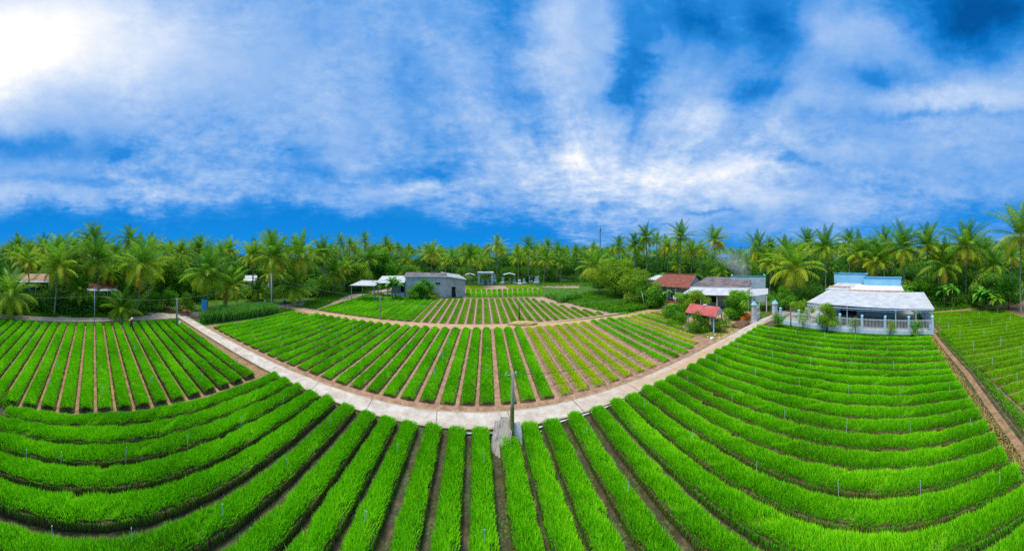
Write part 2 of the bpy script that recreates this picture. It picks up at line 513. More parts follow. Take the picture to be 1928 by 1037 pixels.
def road_mat():
    m = bpy.data.materials.new('road_concrete')
    m.use_nodes = True
    t = m.node_tree; k = NT(t); b = t.nodes['Principled BSDF']
    geo = t.nodes.new('ShaderNodeNewGeometry').outputs['Position']
    s = k.sep(geo)
    base = k.ramp(k.noise(geo, .9, 10, .72), [(.30, (.27, .22, .16)), (.44, (.42, .36, .29)), (.66, (.56, .51, .45))])
    fine = k.ramp(k.noise(geo, 14, 6, .7), [(.3, .80), (.6, 1.)])
    base = k.mix(1., base, fine, 'MULTIPLY')
    # ochre mud dragged along the wheel line, more of it towards the houses
    fx = k.m('MULTIPLY', k.m('DIVIDE', k.m('SUBTRACT', s[0], 4.), 12., clamp=True), k.m('DIVIDE', k.m('SUBTRACT', 36., s[0]), 10., clamp=True))
    mud = k.ramp(k.noise(k.xyz(k.m('MULTIPLY', s[0], .25), s[1], 0.), 1.3, 8, .65), [(.42, 0.), (.62, 1.)])
    cen = k.m('SUBTRACT', 1., k.m('ABSOLUTE', k.m('DIVIDE', k.m('SUBTRACT', s[1], 16.75), .85)), clamp=True)
    f = k.m('MULTIPLY', k.m('ADD', k.m('MULTIPLY', fx, .8), .15), k.m('ADD', k.m('MULTIPLY', mud, .5), k.m('MULTIPLY', cen, fx)), clamp=True)
    base = k.mix(f, base, (.42, .27, .15))
    stain = k.ramp(k.noise(geo, 2.3, 8, .8), [(.52, 0.), (.66, .6)])
    base = k.mix(stain, base, (.24, .20, .16))
    edge = k.m('SUBTRACT', k.m('ABSOLUTE', k.m('SUBTRACT', s[1], 16.84)), .66)
    ed = k.m('MULTIPLY', k.m('ADD', edge, k.m('MULTIPLY', k.m('SUBTRACT', k.noise(geo, 1.9, 8, .75), .5), .55)), 5.5, clamp=True)
    base = k.mix(k.m('MULTIPLY', ed, .7), base, (.24, .16, .09))
    # slab joints and a few cracks
    fr = k.m('ABSOLUTE', k.m('SUBTRACT', k.m('FRACT', k.m('DIVIDE', k.m('ADD', k.m('ADD', s[0], k.m('MULTIPLY', s[1], .12)), .6), 5.05)), .5))
    j = k.m('GREATER_THAN', k.m('ADD', fr, k.m('MULTIPLY', k.noise(geo, 4, 3, .6), .004)), .4965)
    base = k.mix(k.m('MULTIPLY', j, .8), base, (.06, .045, .03))
    t.links.new(base, b.inputs['Base Color'])
    b.inputs['Roughness'].default_value = .85
    bn = t.nodes.new('ShaderNodeBump'); bn.inputs['Strength'].default_value = .25; bn.inputs['Distance'].default_value = .03
    t.links.new(k.noise(geo, 10, 8, .7), bn.inputs['Height']); t.links.new(bn.outputs[0], b.inputs['Normal'])
    return m


M['ground'] = ground_mat()
M['road'] = road_mat()
M['field_a'] = soil_mat('field_soil_dark', (.018, .014, .006), (.045, .034, .016), (.15, .10, .055), 1., .4)
M['field_b'] = soil_mat('field_soil_tan', (.14, .075, .04), (.28, .165, .10), (.42, .27, .17))
M['field_c'] = soil_mat('field_soil_brown', (.10, .055, .03), (.24, .14, .07), (.38, .24, .13))
M['field_d'] = soil_mat('field_soil_pink', (.20, .12, .09), (.34, .22, .17), (.46, .31, .25))
M['dirt'] = soil_mat('dirt_path', (.26, .15, .07), (.42, .26, .13), (.55, .38, .22))
M['lane'] = soil_mat('lane_concrete', (.22, .17, .13), (.36, .29, .23), (.50, .42, .35))

# ------------------------------------------------------------------ ground, roads, fields
g = MB()
n = 48
ring = [(math.cos(2 * math.pi * i / n) * 420, math.sin(2 * math.pi * i / n) * 420) for i in range(n)]
g.poly(ring, 0.)
tag(g.build('ground', M['ground']), kind='structure')


def sheet(name, pts, z, m, sub=None):
    b = MB(); b.poly(pts, z)
    return tag(b.build(name, m), kind='structure')


def ribbon(name, pts, width, z, m, kerb=0.):
    """a strip of road along a list of centre points"""
    w = width if isinstance(width, (list, tuple)) else [width] * len(pts)
    V = []
    for i, p in enumerate(pts):
        a = Vector(pts[max(i - 1, 0)]); c = Vector(pts[min(i + 1, len(pts) - 1)])
        t = (c - a).normalized(); q = Vector((-t.y, t.x)) * w[i] / 2
        V += [(p[0] + q.x, p[1] + q.y, z), (p[0] - q.x, p[1] - q.y, z)]
    b = MB()
    b.put(V, [(2 * i + 1, 2 * i + 3, 2 * i + 2, 2 * i) for i in range(len(pts) - 1)])
    if kerb:
        K = len(V)
        low = [(x, y, z - kerb) for x, y, _ in V]
        b.put(V + low, [(2 * i, 2 * i + 2, K + 2 * i + 2, K + 2 * i) for i in range(len(pts) - 1)] +
              [(2 * i + 3, 2 * i + 1, K + 2 * i + 1, K + 2 * i + 3) for i in range(len(pts) - 1)])
    return tag(b.build(name, m), kind='structure')


RY0, RY1 = 15.95, 17.72        # near and far edge of the village road
ribbon('road', [(-42.5, 16.84), (-20, 16.84), (0, 16.84), (20, 16.84), (33, 16.7), (38.0, 16.3), (43, 15.2), (50, 13)], [1.77] * 5 + [2.0, 2.2, 2.2], .12, M['road'], .12)
ribbon('lane', [(-42.3, -70), (-42.3, -20), (-42.4, -6), (-42.6, 6), (-42.2, 15), (-41.5, 24), (-39.8, 33), (-36.5, 41), (-33.5, 50), (-31, 60), (-27, 70), (-24, 84)],
       [2.6, 2.6, 2.6, 2.6, 3.0, 2.6, 2.3, 2.4, 2.6, 2.8, 3, 3], .06, M['lane'], .06)
ribbon('path_to_farmhouse', [(-43, -3.6), (-47, -4.3), (-51, -5.6), (-56, -7), (-64, -9)], [2.4, 1.7, 1.6, 1.6, 1.6], .068, M['lane'], .06)
ribbon('path_into_grove', [(-42, 14.5), (-45.5, 12.6), (-49, 11.2), (-56, 9.5), (-66, 8)], [3.4, 2.4, 2.0, 1.8, 1.8], .074, M['lane'], .07)
ribbon('path_beside_sign', [(-42, 18), (-46, 19.5), (-51, 20.5), (-58, 22)], [2.2, 1.5, 1.4, 1.4], .08, M['dirt'])
ribbon('dirt_path', [(-37.5, 37.9), (-25, 38.2), (-10, 38.4), (0, 38.3), (10, 38.0), (20, 37.4), (28, 37.0), (36, 37.2), (41, 39)], [2.2, 2.2, 2.1, 2.2, 2.2, 2.1, 2.0, 2.2, 2.0], .03, M['dirt'])
ribbon('bank_path', [(38, -10.6), (31, -9.8), (21.4, -9.7), (15, -9.1), (10, -8.6), (4, -8.2), (-8, -7.9), (-17, -7.3), (-19, -7.2)], .85, .03, M['field_c'])
ribbon('ditch_groove', [(34, -10.25), (31, -10.05), (21.4, -9.95), (15, -9.35), (10, -8.85), (4, -8.4)], .28, .036, M['field_a'])  # flat dark soil strip drawn along the bank path as its groove

sheet('field_near', [(-17.4, -9), (-17.2, 15.95), (37.0, 15.95), (33.4, -11.4), (10, -9.8)], .012, M['field_a'])
sheet('field_middle', [(-34.5, 17.72), (-33.0, 37.6), (34, 37.2), (28.5, 26), (26.8, 17.72)], .020, M['field_b'])
sheet('field_by_lane', [(-39.8, -45), (-39.6, 15.95), (-17.22, 15.95), (-17.42, -45)], .012, M['field_c'])
sheet('field_far', [(-33, 39.1), (-35, 61.6), (17.5, 62.0), (26, 39.1)], .012, M['field_d'])
sheet('field_beyond_path', [(-3, 62.9), (-4, 77), (21, 79), (15.5, 62.9)], .012, M['field_d'])
sheet('field_by_tombs', [(-4, 77.4), (-5.5, 88), (37, 82), (33, 74), (21.5, 79.2)], .012, M['field_d'])
sheet('field_behind_house', [(33.9, -11.5), (46.5, -11.5), (47, -40), (11, -40), (9, -10.5)], .012, M['field_c'])
sheet('house_yard', [(38.6, 13.5), (34.2, -9.4), (60, -9.4), (60, 13.5)], .016, M['concrete_old'])
sheet('drying_yard', [(26.9, 17.9), (28.2, 26), (30.5, 27), (41, 32), (46, 20), (38, 17.9)], .016, M['dirt'])

# ------------------------------------------------------------------ crop beds
def blades(L, wid, dens, hmin, hmax, bw, z0, seed, edge=.08, lean=.35):
    """one bed of upright leaves: V, F, tint (bed along +Y from 0 to L, centred on x=0)"""
    r = np.random.default_rng(seed)
    N = int(L * wid * dens)
    x = (r.random(N) - .5) * wid
    y = r.random(N) * L
    # small clumps as planted
    cl = .09
    x = x + (np.round(x / cl) * cl - x) * .35
    # a slightly wavy edge
    x = x * (1 + edge * np.sin(y * 2.1 + seed) + edge * .8 * np.sin(y * 5.3 + 2 * seed))
    h = hmin + (hmax - hmin) * r.random(N)
    # thin places where plants failed, and slow changes of vigour along the bed
    gap = np.sin(y * .83 + seed * 2.3) + np.sin(y * 2.9 + seed + x * 3) + np.sin(x * 6 + y * 1.7 + seed * 5)
    h = np.where(gap > 2.25, h * .45, h) * (1 + .10 * np.sin(y * .45 + seed * 3))
    h = h * (1 + .16 * np.sin(y * 1.3 + seed * 1.7) * np.sin(x * 4 + seed)) * (1 + .12 * np.sin(y * 4.1 + x * 7))
    e = np.abs(x) / (wid / 2)
    endf = np.minimum(np.minimum(y, L - y) / .25, 1.)
    out = np.sign(x) * np.clip(e, 0, 1.2) ** 2 * .28
    lx = out + r.normal(0, lean * .40, N)
    ly = r.normal(0, lean * .55, N) + np.where(y < .3, -.35, 0) + np.where(y > L - .3, .35, 0)
    a = r.random(N) * math.pi
    wx, wy = np.cos(a) * bw / 2, np.sin(a) * bw / 2
    hb = h * (1 - .34 * np.clip(e, 0, 1) ** 3) * (.75 + .25 * endf)
    zb = z0 - .10 * np.clip(e, 0, 1.1) ** 3
    tx = x + lx * hb * .55; ty = y + ly * hb * .55; tz = zb + hb * .62
    ex = x + lx * hb * 1.15; ey = y + ly * hb * 1.15; ez = zb + hb
    # withered leaves hanging down over the edge of the bed
    K = int(N * .10)
    sd = np.where(r.random(K) < .5, -1., 1.)
    x[:K] = sd * wid * (.50 + .04 * r.random(K)); zb[:K] = z0 * (.75 + .3 * r.random(K))
    tx[:K] = x[:K] + sd * .05; tz[:K] = zb[:K] - .02; ty[:K] = y[:K]
    ex[:K] = x[:K] + sd * (.08 + .05 * r.random(K)); ez[:K] = zb[:K] - z0 * (.3 + .5 * r.random(K)); ey[:K] = y[:K] + r.normal(0, .05, K)
    V = np.stack([np.stack([x - wx * .7, y - wy * .7, zb], 1), np.stack([x + wx * .7, y + wy * .7, zb], 1),
                  np.stack([tx + wx, ty + wy, tz], 1), np.stack([tx - wx, ty - wy, tz], 1),
                  np.stack([ex, ey, ez], 1)], 1).reshape(-1, 3)
    b = np.arange(N)[:, None] * 5
    F4 = b + np.array([[0, 1, 2, 3]])
    F3 = b + np.array([[3, 2, 4]])
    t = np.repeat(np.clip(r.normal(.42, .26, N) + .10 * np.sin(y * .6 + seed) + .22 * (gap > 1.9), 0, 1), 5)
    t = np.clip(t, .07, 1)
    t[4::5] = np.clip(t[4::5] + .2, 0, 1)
    t[:K * 5] = np.repeat(np.where(r.random(K) < .55, 0., .12), 5)
    return V, [F4, F3], t


def ridge(L, wid, hh, seed, flare=.16):
    """the raised earth bed, rough and a little wavy"""
    r = np.random.default_rng(seed)
    ny = max(int(L / .28), 4)
    prof = np.array([[-wid / 2 - flare, -.01], [-wid / 2 - flare * .55, hh * .45], [-wid / 2 + .02, hh * .93], [-wid / 4, hh],
                     [0, hh * 1.03], [wid / 4, hh], [wid / 2 - .02, hh * .93], [wid / 2 + flare * .55, hh * .45], [wid / 2 + flare, -.01]])
    ys = np.linspace(-.12, L + .12, ny)
    V = np.zeros((ny, 9, 3))
    V[:, :, 0] = prof[None, :, 0] + r.normal(0, .022, (ny, 9))
    V[:, :, 1] = ys[:, None]
    V[:, :, 2] = prof[None, :, 1] + r.normal(0, .012, (ny, 9)) * (prof[None, :, 1] > 0)
    V[0, :, 2] = -.01; V[-1, :, 2] = -.01
    V[1, :, 2] *= .85; V[-2, :, 2] *= .85
    i, j = np.meshgrid(np.arange(ny - 1), np.arange(8), indexing='ij')
    a = (i * 9 + j).ravel()
    F = np.stack([a, a + 1, a + 10, a + 9], 1)
    return V.reshape(-1, 3), F


WORDS = ['', 'first', 'second', 'third', 'fourth', 'fifth', 'sixth', 'seventh', 'eighth', 'ninth', 'tenth', 'eleventh', 'twelfth',
         'thirteenth', 'fourteenth', 'fifteenth', 'sixteenth', 'seventeenth', 'eighteenth', 'nineteenth', 'twentieth', 'twenty-first',
         'twenty-second', 'twenty-third', 'twenty-fourth', 'twenty-fifth', 'twenty-sixth', 'twenty-seventh', 'twenty-eighth',
         'twenty-ninth', 'thirtieth', 'thirty-first', 'thirty-second', 'thirty-third', 'thirty-fourth', 'thirty-fifth', 'thirty-sixth',
         'thirty-seventh', 'thirty-eighth', 'thirty-ninth', 'fortieth', 'forty-first', 'forty-second', 'forty-third', 'forty-fourth']

BEDCACHE = {}


def bed(a, b, style, label, group, wid=None):
    """one planted bed from ground point a to b; styles share meshes of similar length, stretched to fit"""
    st = STY[style]
    a = Vector(a); b = Vector(b)
    L = (b - a).length
    key = (style, round(L / (4 if L > 8 else 1.5)), random.randrange(st['var']))
    if key not in BEDCACHE:
        Lk = L
        sd = len(BEDCACHE) * 7 + 3
        V, F, t = blades(Lk, st['w'], st['dens'], st['h'][0], st['h'][1], st['bw'], st['z'], sd)
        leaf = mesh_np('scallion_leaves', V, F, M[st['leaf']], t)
        V, F = ridge(Lk, st['w'], st['z'], sd + 1, st['flare'])
        BEDCACHE[key] = (mesh_np('crop_bed', V, F, M[st['soil']], smooth=True), leaf, Lk)
    sm, lm, Lk = BEDCACHE[key]
    d = b - a
    ang = math.atan2(d.y, d.x) - math.pi / 2
    flip = random.random() < .5
    base, rz = ((a, ang) if not flip else (b, ang + math.pi))
    ws = (wid or 1.) * random.uniform(.95, 1.05)
    o = add('crop_bed', sm, None, (base.x, base.y, .012), (0, 0, rz), (ws, L / Lk, 1))
    add('scallion_leaves', lm, o)
    tag(o, label, 'crop bed', group)
    return o


STY = {
    'near': dict(w=.95, dens=2000, h=(.22, .37), bw=.019, z=.40, leaf='scallion', soil='soil_dark', flare=.08, var=3),
    'side': dict(w=.88, dens=1200, h=(.20, .32), bw=.026, z=.34, leaf='scallion', soil='soil_dark', flare=.10, var=3),
    'mid': dict(w=.92, dens=1000, h=(.24, .34), bw=.026, z=.18, leaf='scallion', soil='soil_mid', flare=.16, var=3),
    'midlime': dict(w=.82, dens=640, h=(.14, .22), bw=.036, z=.14, leaf='scallion_yellow', soil='soil_pink', flare=.30, var=3),
    'middark': dict(w=.82, dens=800, h=(.20, .28), bw=.030, z=.16, leaf='scallion', soil='soil_pink', flare=.26, var=2),
    'far': dict(w=1.12, dens=420, h=(.26, .34), bw=.040, z=.16, leaf='scallion', soil='soil_mid', flare=.10, var=3),
    'farlime': dict(w=.86, dens=420, h=(.16, .24), bw=.042, z=.12, leaf='scallion_lime', soil='soil_pink', flare=.24, var=3),
    'back': dict(w=1.08, dens=170, h=(.24, .34), bw=.075, z=.12, leaf='scallion', soil='soil_pink', flare=.15, var=2),
    'backyel': dict(w=1.3, dens=160, h=(.14, .2), bw=.09, z=.10, leaf='scallion_yellow', soil='soil_pink', flare=.15, var=2),
    'lime': dict(w=1.2, dens=720, h=(.20, .32), bw=.038, z=.14, leaf='scallion_lime', soil='soil_pink', flare=.14, var=3),
}

# near field, below the road: bed centre lines where they meet the road edge
XA = [-16.1, -14.75, -13.35, -11.9, -10.4, -8.7, -7.05, -5.6, -4.15, -2.6, -1.08, .38, 2.05, 3.45, 4.95, 6.6, 8.35, 9.95, 11.4, 12.95, 14.3, 15.7,
      17.15, 18.6, 20.1, 21.6, 23.15, 24.7, 26.3, 27.9, 29.5, 31.1, 32.7, 34.3]
slopeA = lambda x: min(.0047 * x, .125) if x > 4 else (.005 if x > -3 else .02)
iP = XA.index(2.05)
for i, x in enumerate(XA):
    s = slopeA(x)
    yend = -7.2 - max(0, (x - 10)) * .06 if x > 0 else (-7.0 if x > -16 else -5.4)
    y1 = 15.62 if i != iP else 14.6
    if i == iP: lb = 'bright green scallion bed ending at the wooden utility pole below the road'
    elif i > iP: lb = '%s bright green bed from the old utility pole towards the picket fence, below the road' % WORDS[i - iP]
    else: lb = '%s bright green bed from the old utility pole towards the farm worker, below the road' % WORDS[iP - i]
    bed((x + s * (yend - 16), yend), (x + s * (y1 - 16), y1), 'near' if abs(x) < 24 else 'side', lb, 'scallion beds below the village road')

# field by the lane: beds run away from the camera, along -X
k0 = 0
for k in range(-22, 11):
    yc = 1.3 - .69 + 1.39 * k
    i = 11 - k
    lb = '%s scallion bed from the village road in the field beside the lane' % WORDS[i] if k < 11 else ''
    ynear = yc - .6
    bed((-17.75, ynear), (-38.6, ynear + .62), 'side' if k > -14 else 'mid', lb, 'scallion beds between lane and near field')

# middle field, beyond the road
XB = [-32.4, -30.9, -29.4, -27.9, -26.4, -24.8, -23.3, -21.8, -20.2, -18.7, -17.2, -15.7, -14.25, -12.8, -11.2, -9.7, -8.2, -6.7, -5.2, -3.65, -2.05, -.55, .93, 2.6, 4.1, 5.65,
      7.3, 8.8, 10.35, 11.85, 13.3, 14.8, 16.3, 18.2, 19.8, 21.3, 22.8, 24.3, 25.8, 27.3, 28.8, 30.3]
nb = 0
for i, x in enumerate(XB):
    s = .048
    y0, y1 = 18.6, 36.9
    if x < -29: y1 = 35.4
    if x < 7: stl, nm, c0 = 'mid', 'dense green', 26 - i
    elif x < 17: stl, nm, c0 = 'midlime', 'sparse yellow-green', i - 25
    elif x < 22: stl, nm, c0 = 'middark', 'dark green', i - 32
    else:
        stl, nm, c0 = ('midlime', 'thin lime', i - 35) if i % 3 else ('middark', 'thin dark green', i - 35)
        y0 = {36: 19.0, 37: 19.5, 38: 21.4, 39: 25.2, 40: 26.4, 41: 28.0}.get(i, 27)
        y1 = 35.8
    if x < 7: lb = '%s dense green bed from the yellow-green beds, beyond the concrete road' % WORDS[c0]
    elif x < 17: lb = '%s sparse yellow-green bed from the dense green beds, beyond the concrete road' % WORDS[c0]
    elif x < 22: lb = '%s dark green bed after the yellow-green beds, beyond the concrete road' % WORDS[c0]
    else: lb = '%s short thin bed running up to the red roofed kiosk garden' % WORDS[c0]
    bed((x + s * (y0 - 19.2), y0), (x + s * (y1 - 19.2), y1), stl, lb, 'scallion beds beyond the concrete road')

# far field, beyond the dirt path
XD = [-28.6 + 1.46 * i for i in range(36)]
for i, x in enumerate(XD):
    if x > 23.5: break
    y0, y1 = 39.9, 60.9
    if x > 13: y1 = 60.9 - (x - 13) * 2.0
    if x < -11: stl, lb = 'far', '%s dense green bed from the lane, in the field before the grey house' % WORDS[i + 1]
    else: stl, lb = 'farlime', '%s light green bed past the dense beds, beyond the dirt path' % WORDS[i - 11]
    s = .03
    bed((x, y0), (x + s * (y1 - y0), y1), stl, lb, 'scallion beds beyond the dirt path')
for i in range(15):
    x = -1.6 + 1.45 * i
    bed((x * .92, 63.4), (x * 1.12 - .3, 76.4), 'back', '%s green bed from the grey house, before the yellow plots' % WORDS[i + 1], 'green beds behind the first far field')
for i in range(17):
    x = -3.4 + 1.55 * i
    if 5 <= i <= 9: continue
    lb = '%s yellow bed from the grey house in front of the tombs' % WORDS[i + 1]
    bed((x, 78.0 if x < 18 else 79), (x - 1., 86.5 - max(0, x) * .12), 'backyel', lb, 'yellow beds in front of the tombs', 1.15)

# field past the ditch
for i in range(24):
    x = 10.9 + 1.42 * i
    y0 = -10.9 - .04 * (i > 3)
    if x > 34.6: y0 = -11.6
    yl = -30 if i < 16 else -26
    bed((x + .5, y0), (x + .5 + .1 * (y0 - yl) * -1, yl), 'lime', '%s lime green bed past the earth ditch, counting towards the palm grove' % WORDS[i + 1],
        'lime green beds past the ditch')

# ------------------------------------------------------------------ vegetation builders
def leafcloud(blobs, dens, size, seed, squash=.8, hollow=.35, tmean=.45):
    """many small folded leaves in clumps; blobs = (x,y,z,rx,ry,rz)"""
    r = np.random.default_rng(seed)
    Vs, Ts = [], []
    for (bx, by, bz, rx, ry, rz) in blobs:
        N = max(int(dens * (rx * ry * rz) ** (2 / 3)), 6)
        d = r.normal(size=(N, 3)); d /= np.linalg.norm(d, axis=1)[:, None]
        rad = (hollow + (1 - hollow) * r.random(N) ** .5)
        bump = 1 + .22 * np.sin(d[:, 0] * 5 + bx * 3) * np.sin(d[:, 1] * 6 + by) + .15 * r.normal(size=N)
        c = d * (rad * bump)[:, None] * np.array([rx, ry, rz]) + np.array([bx, by, bz])
        nrm = d * .8 + r.normal(0, .55, (N, 3)) + np.array([0, 0, .35])
        nrm /= np.linalg.norm(nrm, axis=1)[:, None]
        u = np.cross(nrm, r.normal(size=(N, 3))); u /= np.linalg.norm(u, axis=1)[:, None]
        v = np.cross(nrm, u)
        s = size * (.6 + .8 * r.random(N))[:, None]
        q = np.stack([c - u * s, c - v * s * .42 - nrm * s * .12, c + u * s, c + v * s * .42 - nrm * s * .12], 1)
        Vs.append(q.reshape(-1, 3))
        t = np.clip(r.normal(tmean, .20) + r.normal(0, .14, N), 0, 1)
        Ts.append(np.repeat(t, 4))
    V = np.concatenate(Vs)
    F = np.arange(len(V)).reshape(-1, 4)
    return V, F, np.concatenate(Ts)


def frond(r, e0, L, droop, az, nl, lw, ll, t0, hang):
    """one pinnate palm frond: arching midrib with leaflets hanging from both sides"""
    n = 12
    e = e0
    p = np.zeros(3); pts = [p.copy()]; dirs = []
    ca, sa = math.cos(az), math.sin(az)
    for i in range(n):
        d = np.array([math.cos(e) * ca, math.cos(e) * sa, math.sin(e)])
        dirs.append(d)
        p = p + d * L / n; pts.append(p.copy())
        e -= droop / n * (.5 + 1.3 * i / n)
    pts = np.array(pts); dirs.append(dirs[-1]); dirs = np.array(dirs)
    Vs, Fs, Ts = [], [], []
    # midrib: thin three-sided strip
    side = np.array([-sa, ca, 0.])
    w = np.linspace(.055, .01, n + 1)[:, None]
    up = np.array([0, 0, 1.])
    rib = np.stack([pts - side * w, pts + side * w, pts - up * w * 1.2], 1).reshape(-1, 3)
    f = []
    for i in range(n):
        for k in range(3): f.append([i * 3 + k, i * 3 + (k + 1) % 3, i * 3 + 3 + (k + 1) % 3, i * 3 + 3 + k])
    Vs.append(rib); Ts.append(np.full(len(rib), min(t0 + .3, 1.)))
    # leaflets
    s = np.linspace(.13, .985, nl)
    q = s * n; i0 = np.minimum(q.astype(int), n - 1); fr = (q - i0)[:, None]
    c = pts[i0] * (1 - fr) + pts[i0 + 1] * fr
    dd = dirs[i0]
    prof = np.clip(np.sin(np.pi * (s * .86 + .12)), .12, 1) ** .7
    F3 = []; F4 = []
    base = len(rib)
    for sg in (-1, 1):
        out = side[None] * sg + dd * (.35 + .5 * s)[:, None] + np.array([0, 0, 1.]) * (.10 - hang * .5) + r.normal(0, .10, (nl, 3))
        out /= np.linalg.norm(out, axis=1)[:, None]
        ln = (ll * prof * (.85 + .3 * r.random(nl)))[:, None]
        mid = c + out * ln * .5
        tip = c + out * ln * .85 + np.array([0, 0, -1.]) * ln * (hang + .12 * r.random((nl, 1)))
        wv = dd * lw * (.6 + .4 * prof)[:, None]
        V = np.stack([c - wv * .4, c + wv * .4, mid + wv * .5, mid - wv * .5, tip], 1).reshape(-1, 3)
        b = base + np.arange(nl)[:, None] * 5
        F4.append(b + np.array([[0, 1, 2, 3]])); F3.append(b + np.array([[3, 2, 4]]))
        Vs.append(V); base += len(V)
        Ts.append(np.repeat(np.clip(t0 + r.normal(0, .07, nl) + .10 * (s - .5), 0, 1), 5))
    return np.concatenate(Vs), np.concatenate([np.array(f)] + F4), np.concatenate(F3), np.concatenate(Ts)


def crown_mesh(name, seed, nf=26, nl=30, lw=.075, ll=.85, L=3.6, low=-.5, m='palm_leaf', yellow=.0):
    r = np.random.default_rng(seed)
    Vs, A4, A3, Ts = [], [], [], []
    base = 0
    for i in range(nf):
        u = (i + .5) / nf                         # 0 young and upright ... 1 old and hanging
        e0 = 1.50 - (1.50 - low) * u ** 1.0 + r.normal(0, .10)
        az = i * 2.39996 + r.normal(0, .2)
        Li = L * (.72 + .34 * math.sin(math.pi * min(u + .18, 1))) * (1 + r.normal(0, .06))
        dr = (.62 + .85 * u) + r.normal(0, .12)
        t0 = .22 + .46 * u ** 1.5 + yellow * u + r.normal(0, .05) + (.25 if (u > .88 and r.random() < .35) else 0)
        V, f4, f3, T = frond(r, e0, Li, dr, az, nl, lw, ll, min(t0, 1),   .16 + .34 * u)
        Vs.append(V); A4.append(f4 + base); A3.append(f3 + base); Ts.append(T); base += len(V)
    return mesh_np(name, np.concatenate(Vs), [np.concatenate(A4), np.concatenate(A3)], M[m], np.clip(np.concatenate(Ts), 0, 1))


def trunk_mesh(seed, lean, thick=.17):
    r = np.random.default_rng(seed)
    b = MB()
    n = 11
    pts = []; rad = []
    for i in range(n):
        u = i / (n - 1)
        pts.append((lean * (u ** 1.7), .12 * math.sin(u * 4 + seed), u))
        rad.append(thick * (1.55 - .55 * min(u / .12, 1)) * (1 - .28 * u) * (1 + r.normal(0, .03)))
    # heights are 0..1 and stretched by the palm's own height
    V = []
    for (x, y, z), q in zip(pts, rad):
        for k in range(8):
            a = 2 * math.pi * k / 8
            V.append((x + math.cos(a) * q, y + math.sin(a) * q, z))
    F = [(i * 8 + k, i * 8 + (k + 1) % 8, (i + 1) * 8 + (k + 1) % 8, (i + 1) * 8 + k) for i in range(n - 1) for k in range(8)]
    return mesh_np('trunk', np.array(V), np.array(F), M['trunk'], smooth=True)


def nut_mesh(seed):
    r = np.random.default_rng(seed)
    b = MB()
    for k in range(9):
        a = k * .7 + r.random(); q = .28 + .08 * r.random()
        x, y, z = math.cos(a) * q, math.sin(a) * q, -.35 - .35 * r.random()
        b.tube([(x, y, z - .13), (x, y, z - .07), (x, y, z + .05), (x, y, z + .13)], [.04, .12, .13, .04], 6)
    F = [np.array(b.F3, np.int32), np.array(b.F4, np.int32)]
    return mesh_np('coconuts', np.concatenate(b.V), F, M['coconut'], smooth=True)


CROWNS_HI = [crown_mesh('crown', 100 + i, 32, 42, .10, 1.10, 5.7, [-.60, -.45, -.7, -.5, -.35][i], yellow=[.05, .15, .2, .0, .1][i]) for i in range(5)]
CROWNS_LO = [crown_mesh('crown', 200 + i, 24, 20, .18, 1.10, 5.6, [-.55, -.35, -.5, -.2][i], yellow=[.0, .1, .15, -.05][i]) for i in range(4)]
TRUNKS = [(trunk_mesh(i, ln), ln) for i, ln in enumerate([.0, .5, 1.1, 2.0])]
NUTS = [nut_mesh(i) for i in range(2)]


def palm(x, y, hgt, cr, label, group='coconut palms of the grove', hi=True, v=None, tv=None, rz=None, nuts=True, th=1.):
    """coconut palm standing at x, y; hgt = height of the crown's heart, cr = crown scale"""
    o = empty('coconut_palm', (x, y, 0), random.uniform(0, 6.28) if rz is None else rz)
    tm, ln = TRUNKS[random.choice([0, 1, 1, 2]) if tv is None else tv]
    add('trunk', tm, o, scale=(th, th, hgt))
    cm = (CROWNS_HI if hi else CROWNS_LO)
    c = add('crown', cm[random.randrange(len(cm)) if v is None else v % len(cm)], o, (ln * th, .12 * math.sin(4) * th, hgt), (0, 0, random.uniform(0, 6.28)), (cr, cr, cr * random.uniform(.92, 1.08)))
    if hi and nuts: add('coconuts', random.choice(NUTS), o, (ln * th, 0, hgt), (0, 0, random.random() * 6), (cr, cr, cr))
    tag(o, label, 'palm tree', group)
    return o


def broadtree(name, x, y, blobs, dens, size, mt, trunk_h, trunk_r, label, cat='tree', seed=1, group=None, hollow=.35, tmean=.45, limbs=True):
    o = empty(name, (x, y, 0))
    b = MB()
    b.tube([(0, 0, 0), (.05, .03, trunk_h * .5), (0, .05, trunk_h)], [trunk_r * 1.3, trunk_r, trunk_r * .75], 8)
    if limbs:
        for (bx, by, bz, rx, ry, rz) in blobs[:9]:
            b.tube([(0, .03, trunk_h * .75), (bx * .5, by * .5, (trunk_h + bz) * .5), (bx * .9, by * .9, bz)], [trunk_r * .5, trunk_r * .3, trunk_r * .1], 6)
    b.build('trunk', M['bark'], o, smooth=True)
    V, F, t = leafcloud(blobs, dens, size, seed, hollow=hollow, tmean=tmean)
    add('crown', mesh_np('crown', V, F, M[mt], t), o)
    tag(o, label, cat, group)
    return o


def blobset(n, rx, ry, z0, z1, br, seed, flat=.8):
    r = random.Random(seed)
    out = []
    for i in range(n):
        a = r.uniform(0, 6.28); q = math.sqrt(r.random())
        zc = r.uniform(z0, z1)
        u = (zc - z0) / max(z1 - z0, .01)
        k = math.sqrt(max(1 - (2 * u - .85) ** 2 * .75, .08))
        s = br * r.uniform(.7, 1.3)
        out.append((math.cos(a) * q * rx * k, math.sin(a) * q * ry * k, zc, s, s, s * flat))
    return out


